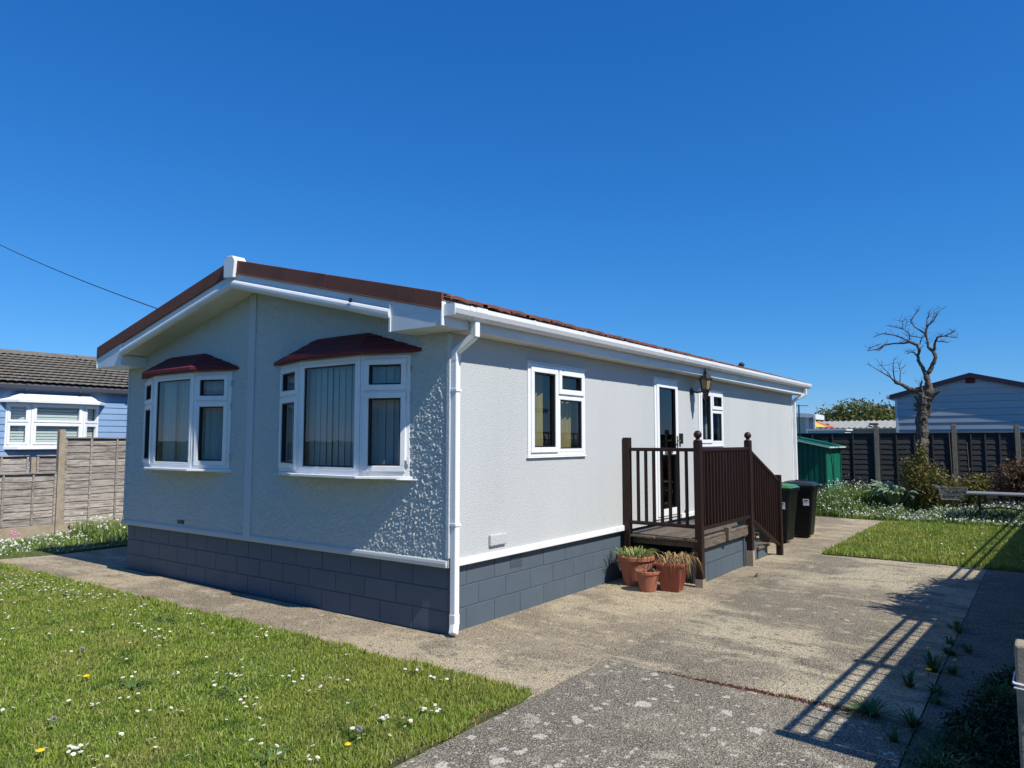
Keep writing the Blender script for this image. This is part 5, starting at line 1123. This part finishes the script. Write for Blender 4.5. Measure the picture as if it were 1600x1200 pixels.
# ---------------------------------------------------------------- daisies, dandelions, weeds, moss
def daisy_mesh(seed, head=.0125, hgt=.05):
    r = random.Random(seed); me = bpy.data.meshes.new('daisy'); V = []; F = []; MI = []
    lx, ly = r.uniform(-.014,.014), r.uniform(-.014,.014); c = Vector((lx,ly,hgt)); tilt = Matrix.Rotation(r.uniform(-.5,.5),3,'X')@Matrix.Rotation(r.uniform(-.5,.5),3,'Y')
    def add(vs, f, mi): n = len(V); V.extend([tuple(v) for v in vs]); F.extend([tuple(n+i for i in q) for q in f]); MI.extend([mi]*len(f))
    add([(-.001,0,0),(.001,0,0),c+Vector((.001,0,0)),c-Vector((.001,0,0))], [(0,1,2,3)], 2)
    for k in range(11):
        a = k*2*math.pi/11; d = Vector((math.cos(a),math.sin(a),.12)); s = Vector((-math.sin(a),math.cos(a),0)); q = head*r.uniform(.85,1.1)
        add([c+tilt@(d*head*.25-s*head*.10), c+tilt@(d*q*.75-s*head*.26), c+tilt@(d*q), c+tilt@(d*q*.75+s*head*.26), c+tilt@(d*head*.25+s*head*.10)], [(0,1,2,3,4)], 0)
    ring = [c+tilt@Vector((math.cos(k*math.pi/3)*head*.32, math.sin(k*math.pi/3)*head*.32, .002)) for k in range(6)]
    add(ring+[c+tilt@Vector((0,0,.0045))], [(k,(k+1) % 6,6) for k in range(6)], 1)
    me.from_pydata(V, [], F); 
    for m_ in (MT['petal'], MT['yolk'], MT['stem']): me.materials.append(m_)
    me.polygons.foreach_set('material_index', MI); me.update(); return me
DM = [daisy_mesh(i, random.uniform(.0115,.0145), random.uniform(.045,.065)) for i in range(8)]
CL = [(-4.79, -1.38, 14, 0.22), (-5.94, -1.26, 14, 0.24), (-4.16, -1.34, 10, 0.17), (-4.11, -1.09, 14, 0.16), (-3.32, -2.26, 4, 0.05), (-2.74, -2.12, 3, 0.09), (-2.6, -1.59, 9, 0.14), (-2.17, -1.57, 9, 0.11), (-1.83, -1.72, 6, 0.06), (-2.03, -1.18, 3, 0.08), (-1.5, -1.34, 2, 0.06), (-1.29, -1.06, 10, 0.1), (-1.15, -0.96, 3, 0.09), (-2.07, -2.37, 3, 0.03), (-1.05, -2.42, 5, 0.05), (-0.82, -2.16, 4, 0.05), (-0.4, -1.9, 6, 0.03), (-0.3, -2.12, 4, 0.04), (0.07, -2.16, 7, 0.06), (0.29, -2.19, 4, 0.04), (-0.15, -1.72, 4, 0.05), (0.01, -1.64, 6, 0.06), (-0.66, -2.81, 5, 0.04), (-0.67, -2.56, 3, 0.05), (0.03, -3.18, 12, 0.05), (0.23, -3.17, 6, 0.03), (-0.17, -3.33, 3, 0.05), (0.01, -2.93, 3, 0.04), (0.21, -2.84, 2, 0.04), (0.6, -2.72, 2, 0.05), (0.29, -1.7, 4, 0.04), (0.2, -1.51, 6, 0.03), (0.35, -1.48, 3, 0.01), (1.08, -1.84, 6, 0.02), (1.23, -1.77, 5, 0.04), (1.2, -1.59, 6, 0.03), (1.26, -1.51, 5, 0.04), (0.59, -1.04, 5, 0.03), (0.79, -1.04, 4, 0.04), (0.9, -1.03, 3, 0.03), (0.89, -1.71, 3, 0.04), (1.17, -2.5, 4, 0.03), (1.14, -2.1, 3, 0.02), (1.46, -1.0, 1, 0.01), (-2.96, -2.54, 2, 0.03), (-0.98, -3.14, 2, 0.04), (-0.04, -2.46, 4, 0.1), (0.79, -2.47, 4, 0.11), (-0.21, -2.58, 3, 0.09)]
pts = []
for x, y, n_, s_ in CL:
    for _ in range(n_): pts.append((x+random.gauss(0,s_), y+random.gauss(0,s_*.6)))
while len(pts) < 250: pts.append((random.uniform(-7.5,1.3), random.uniform(-3.6,-1.0)))
for _ in range(260):
    u_ = random.random(); pts.append((random.gauss(-5.2,1.1), random.gauss(-1.45,.25)) if u_ < .6 else (random.uniform(-6.5,1.3), random.uniform(-3.4,-1.0)))
pts = [p for p in pts if p[0] < 1.44 and p[1] < -.86-.012*(1.5-p[0])]; pts.sort(key=lambda p: math.hypot(p[0]-4.5, p[1]+5.1)); far = pts[252:]; pts = pts[:252]
V = []; F = []
for x, y in far:
    n0 = len(V); r_ = random.uniform(.010,.014); z = random.uniform(.04,.06); tx, ty = random.uniform(-.3,.3), random.uniform(-.3,.3)
    for k in range(6): a_ = k*math.pi/3; V.append((x+r_*math.cos(a_), y+r_*math.sin(a_), z+r_*(tx*math.cos(a_)+ty*math.sin(a_))))
    F.append((n0,n0+1,n0+2,n0+3)); F.append((n0,n0+3,n0+4,n0+5))
tag(npmesh('far_daisies', V, F, MT['petal']), 'farthest small white daisies dotted over the left end of the front lawn', 'daisies', kind='stuff')
for x, y in pts:
    o = bpy.data.objects.new('daisy', random.choice(DM)); COL.objects.link(o); o.location = (x,y,.008); dd = math.hypot(x-4.5,y+5.1); s_ = random.uniform(.85,1.15); o.scale = (s_,s_,random.uniform(.8,1.1)); o.rotation_euler = (0,0,random.uniform(0,6.28))
    tag(o, 'small white daisy growing in the front lawn', 'daisy', 'daisies in the front lawn')
for i in range(48):
    x, y = random.uniform(1.75,4.8), random.uniform(7.3,12.4); o = bpy.data.objects.new('daisy', random.choice(DM)); COL.objects.link(o); o.location = (x,y,.02); o.scale = (1.5,1.5,1.5)
    tag(o, 'small white daisy growing in the back lawn', 'daisy', 'daisies in the back lawn')
def dandelion(x, y, label, h=.06, r=.02):
    t = thing('dandelion', label, 'dandelion', (x,y,0)); b = MB(); b.tube([(0,0,0),(.005,0,h)], .0025, 5); b.build('stem', MT['stem'], t)
    b = MB(); b.lathe([(.004,-.006),(r*.8,0),(r,.004),(r*.7,.010),(r*.2,.012)], (.005,0,h), 12); b.build('flower_head', MT['dandy'], t)
dandelion(-1.25,-2.58,'yellow dandelion alone in the middle of the front lawn', .07, .024); dandelion(-.10,-3.32,'yellow dandelion nearest the left bottom corner of the front lawn', .07,.024)
dandelion(1.15,-2.2,'yellow dandelion low in the grass near the driveway edge', .035,.02); dandelion(3.66,1.66,'tallest yellow dandelion growing in the driveway joint', .12,.018); dandelion(3.86,1.50,'yellow dandelion right of the tallest one in the driveway joint', .10,.018); dandelion(3.70,1.30,'lowest yellow dandelion of the three by the driveway joint', .05,.022)
def clock(x, y, label):
    t = thing('dandelion_clock', label, 'dandelion clock', (x,y,0)); b = MB(); b.tube([(0,0,0),(.004,0,.10)], .002, 5); b.build('stem', MT['stem'], t)
    V = []; F = []
    for k in range(90):
        d = Vector((random.gauss(0,1),random.gauss(0,1),random.gauss(0,1))).normalized(); c = Vector((.004,0,.10)); s = d.cross(Vector((.3,.5,.8))).normalized()*.0035; u = d.cross(s).normalized()*.0035; n0 = len(V); e = c+d*.019
        V += [c, e-s, e+s, e+u, e-u]; F += [(n0,n0+1,n0+2),(n0,n0+3,n0+4)]
    npmesh('seed_head', [tuple(v) for v in V], F, MT['fluff'], t)
clock(-1.9,-2.33,'white dandelion clock in the left part of the front lawn'); clock(1.16,-2.12,'white dandelion clock beside a low yellow dandelion'); clock(-.46,-3.11,'white dandelion clock near the bottom left corner')
def rosette(x, y, label, n=26, h=.06, s=.11, wd=.022, m='rosette', name='weed', cat='weed'):
    t = thing(name, label, cat, (x,y,0)); arcs(n, h, s, wd, MT[m], t, 'leaves', 0, .4, r0=.02); return t
for i, (x, y, l) in enumerate(((-.2,-2.05,'flat dark green weed rosette in the middle of the front lawn'),(-.9,-2.42,'dark dock leaves beside the lone yellow dandelion'),(-2.6,-1.25,'leafy weed clump at the lawn edge by the path'),(.95,-2.55,'pale spreading weed rosette by the driveway edge'),(-4.6,-1.3,'low dark weed near the far left of the lawn'))):
    rosette(x, y, l, 34, .06, .15, .02)
rosette(1.35,4.6,'lone sprig of weed on the concrete past the porch',12,.05,.14,.01,'weed')
wtufts = [(3.72,1.45,'tallest weed clump in the shaded driveway joint',40,.16,.14),(3.62,.95,'shaded weed clump just above the cross joint',36,.12,.14),(3.5,.18,'broad green weed mat where the driveway joints meet',80,.09,.22),(3.75,.12,'shaded weed clump right of the joint crossing',60,.11,.18),(4.2,.75,'big shaded clump of arching grass near the concrete post',110,.22,.24),(4.1,.2,'low shaded grass clump before the concrete post',90,.16,.24),(4.25,1.5,'shaded weed clump at the fence foot',60,.14,.2),(3.95,-.25,'dark leafy clump near the bottom right corner',90,.12,.24)]
for x, y, l, n_, h_, s_ in wtufts: rosette(x, y, l, n_, h_, s_, .012, 'weed')
sheet('added_shade_soil', wob((3.82,-1.6),(4.05,.9),14,.04,21)+wob((4.05,.9),(4.6,2.2),8,.04,22)+[(4.75,2.2),(4.75,-1.6)], .006, MT['soil'])  # dark soil sheet added over the slab to deepen the fence shadow
for k in range(26):
    x, y = random.uniform(3.85,4.6), random.uniform(-1.4,1.7)
    if x < 3.9+max(0,y)*.15: continue
    rosette(x, y, 'dark shaded grass tuft on the added dark soil by the concrete post', random.randint(40,90), random.uniform(.10,.22), random.uniform(.12,.26), .012, 'weed', 'grass_tuft', 'grass tuft')['group'] = 'shaded grass tufts'
iv = leafcloud('added_shade_leaves', None, [(x, y, .03+h, .17, .20, .03+h) for x, y, h in [(random.uniform(4.06,4.66), random.uniform(-.55,1.25), random.uniform(.01,.07)) for _ in range(46)]], 24000, .015, MT['shade_ivy'])  # near-black leaves added within the fence shadow to blacken it
tag(iv, 'added near-black leaf mass deepening the shade at the lower right', 'shade_ivy', kind='stuff')
for k in range(14):
    y = random.uniform(-.9, 3.2); rosette(3.77+random.gauss(0,.05)+.004*y, y, 'small shaded weed growing along the long driveway joint', random.randint(12,30), random.uniform(.04,.10), random.uniform(.06,.16), .012, 'weed', 'weed', 'weed')['group'] = 'weeds in the long joint'
n = 1500; t_ = rng.uniform(0, 1, n); x = 1.9+t_*1.55+0; y = .192+rng.normal(0, .008+.018*t_, n); amt = rng.uniform(0,1,n) < np.clip((x-1.95)*1.6, .05, 1)
tag(blades('red_moss', np.c_[x,y][amt], rng.uniform(.006,.022,amt.sum()), np.full(amt.sum(),.010), MT['redmoss'], .5, zb=-.004), 'dark red stonecrop moss along the driveway joint', 'moss', kind='stuff')
n = 900; x = 1.45+rng.normal(0,.03,n)+.02; y = rng.uniform(-4.5,-1.0,n)
tag(blades('dry_grass_edge', np.c_[x,y], rng.uniform(.008,.03,n), np.full(n,.006), MT['straw'], 1.0), 'dry straw coloured grass clippings along the lawn edge', 'dry grass', kind='stuff')

# ---------------------------------------------------------------- homes across the road and next door (seen in the window reflections)
def plain_home(label, loc, rz, wall_m, length=11, width=6.1):
    t = thing('mobile_home', label, 'mobile home', loc, rz); B = (Vector((-length/2,0,0)), Vector((1,0,0)), Vector((0,-1,0)))
    board_wall(t, B, 0, length, .5, 2.7, .2, wall_m)
    b = MB(); b.box((-length/2,.09,.5),(length/2,width,2.7)); b.build('shell', wall_m, t)
    b = MB(); b.box((-length/2+.05,.05,0),(length/2-.05,width-.05,.49)); b.build('base', MT['slate_paint'], t)
    b = MB(); b.prism([(-length/2-.3,-.35,2.7),(-length/2-.3,width/2,3.6),(-length/2-.3,width+.35,2.7)], (length+.6,0,0)); b.build('roof', MT['oldtile'], t)
    b = MB(); b.box((-length/2-.3,-.42,2.62),(length/2+.3,-.352,2.74)); b.build('gutter', MT['pvc'], t)
    for x in (-3.6,-.2,3.2):
        b = MB(); b.ringf(B, x-.7+length/2, x+.7+length/2, 1.4, 2.4, .07, .015, .04); f = b.build('window', MT['pvc'], t); b = MB(); b.bf(B, x-.63+length/2, x+.63+length/2, 1.47, 2.33, .015, .022); b.build('pane', MT['gasket'], f)
plain_home('cream boarded home across the lane behind the viewer', (-7,-15,0), R(180), MT['cream'], 12)
plain_home('white boarded home across the lane, farther right', (9,-16,0), R(180), MT['white_panel'], 12)
plain_home('cream boarded home next door beyond the trellis fence', (7.7,6.5,0), R(-90), MT['cream'], 12)
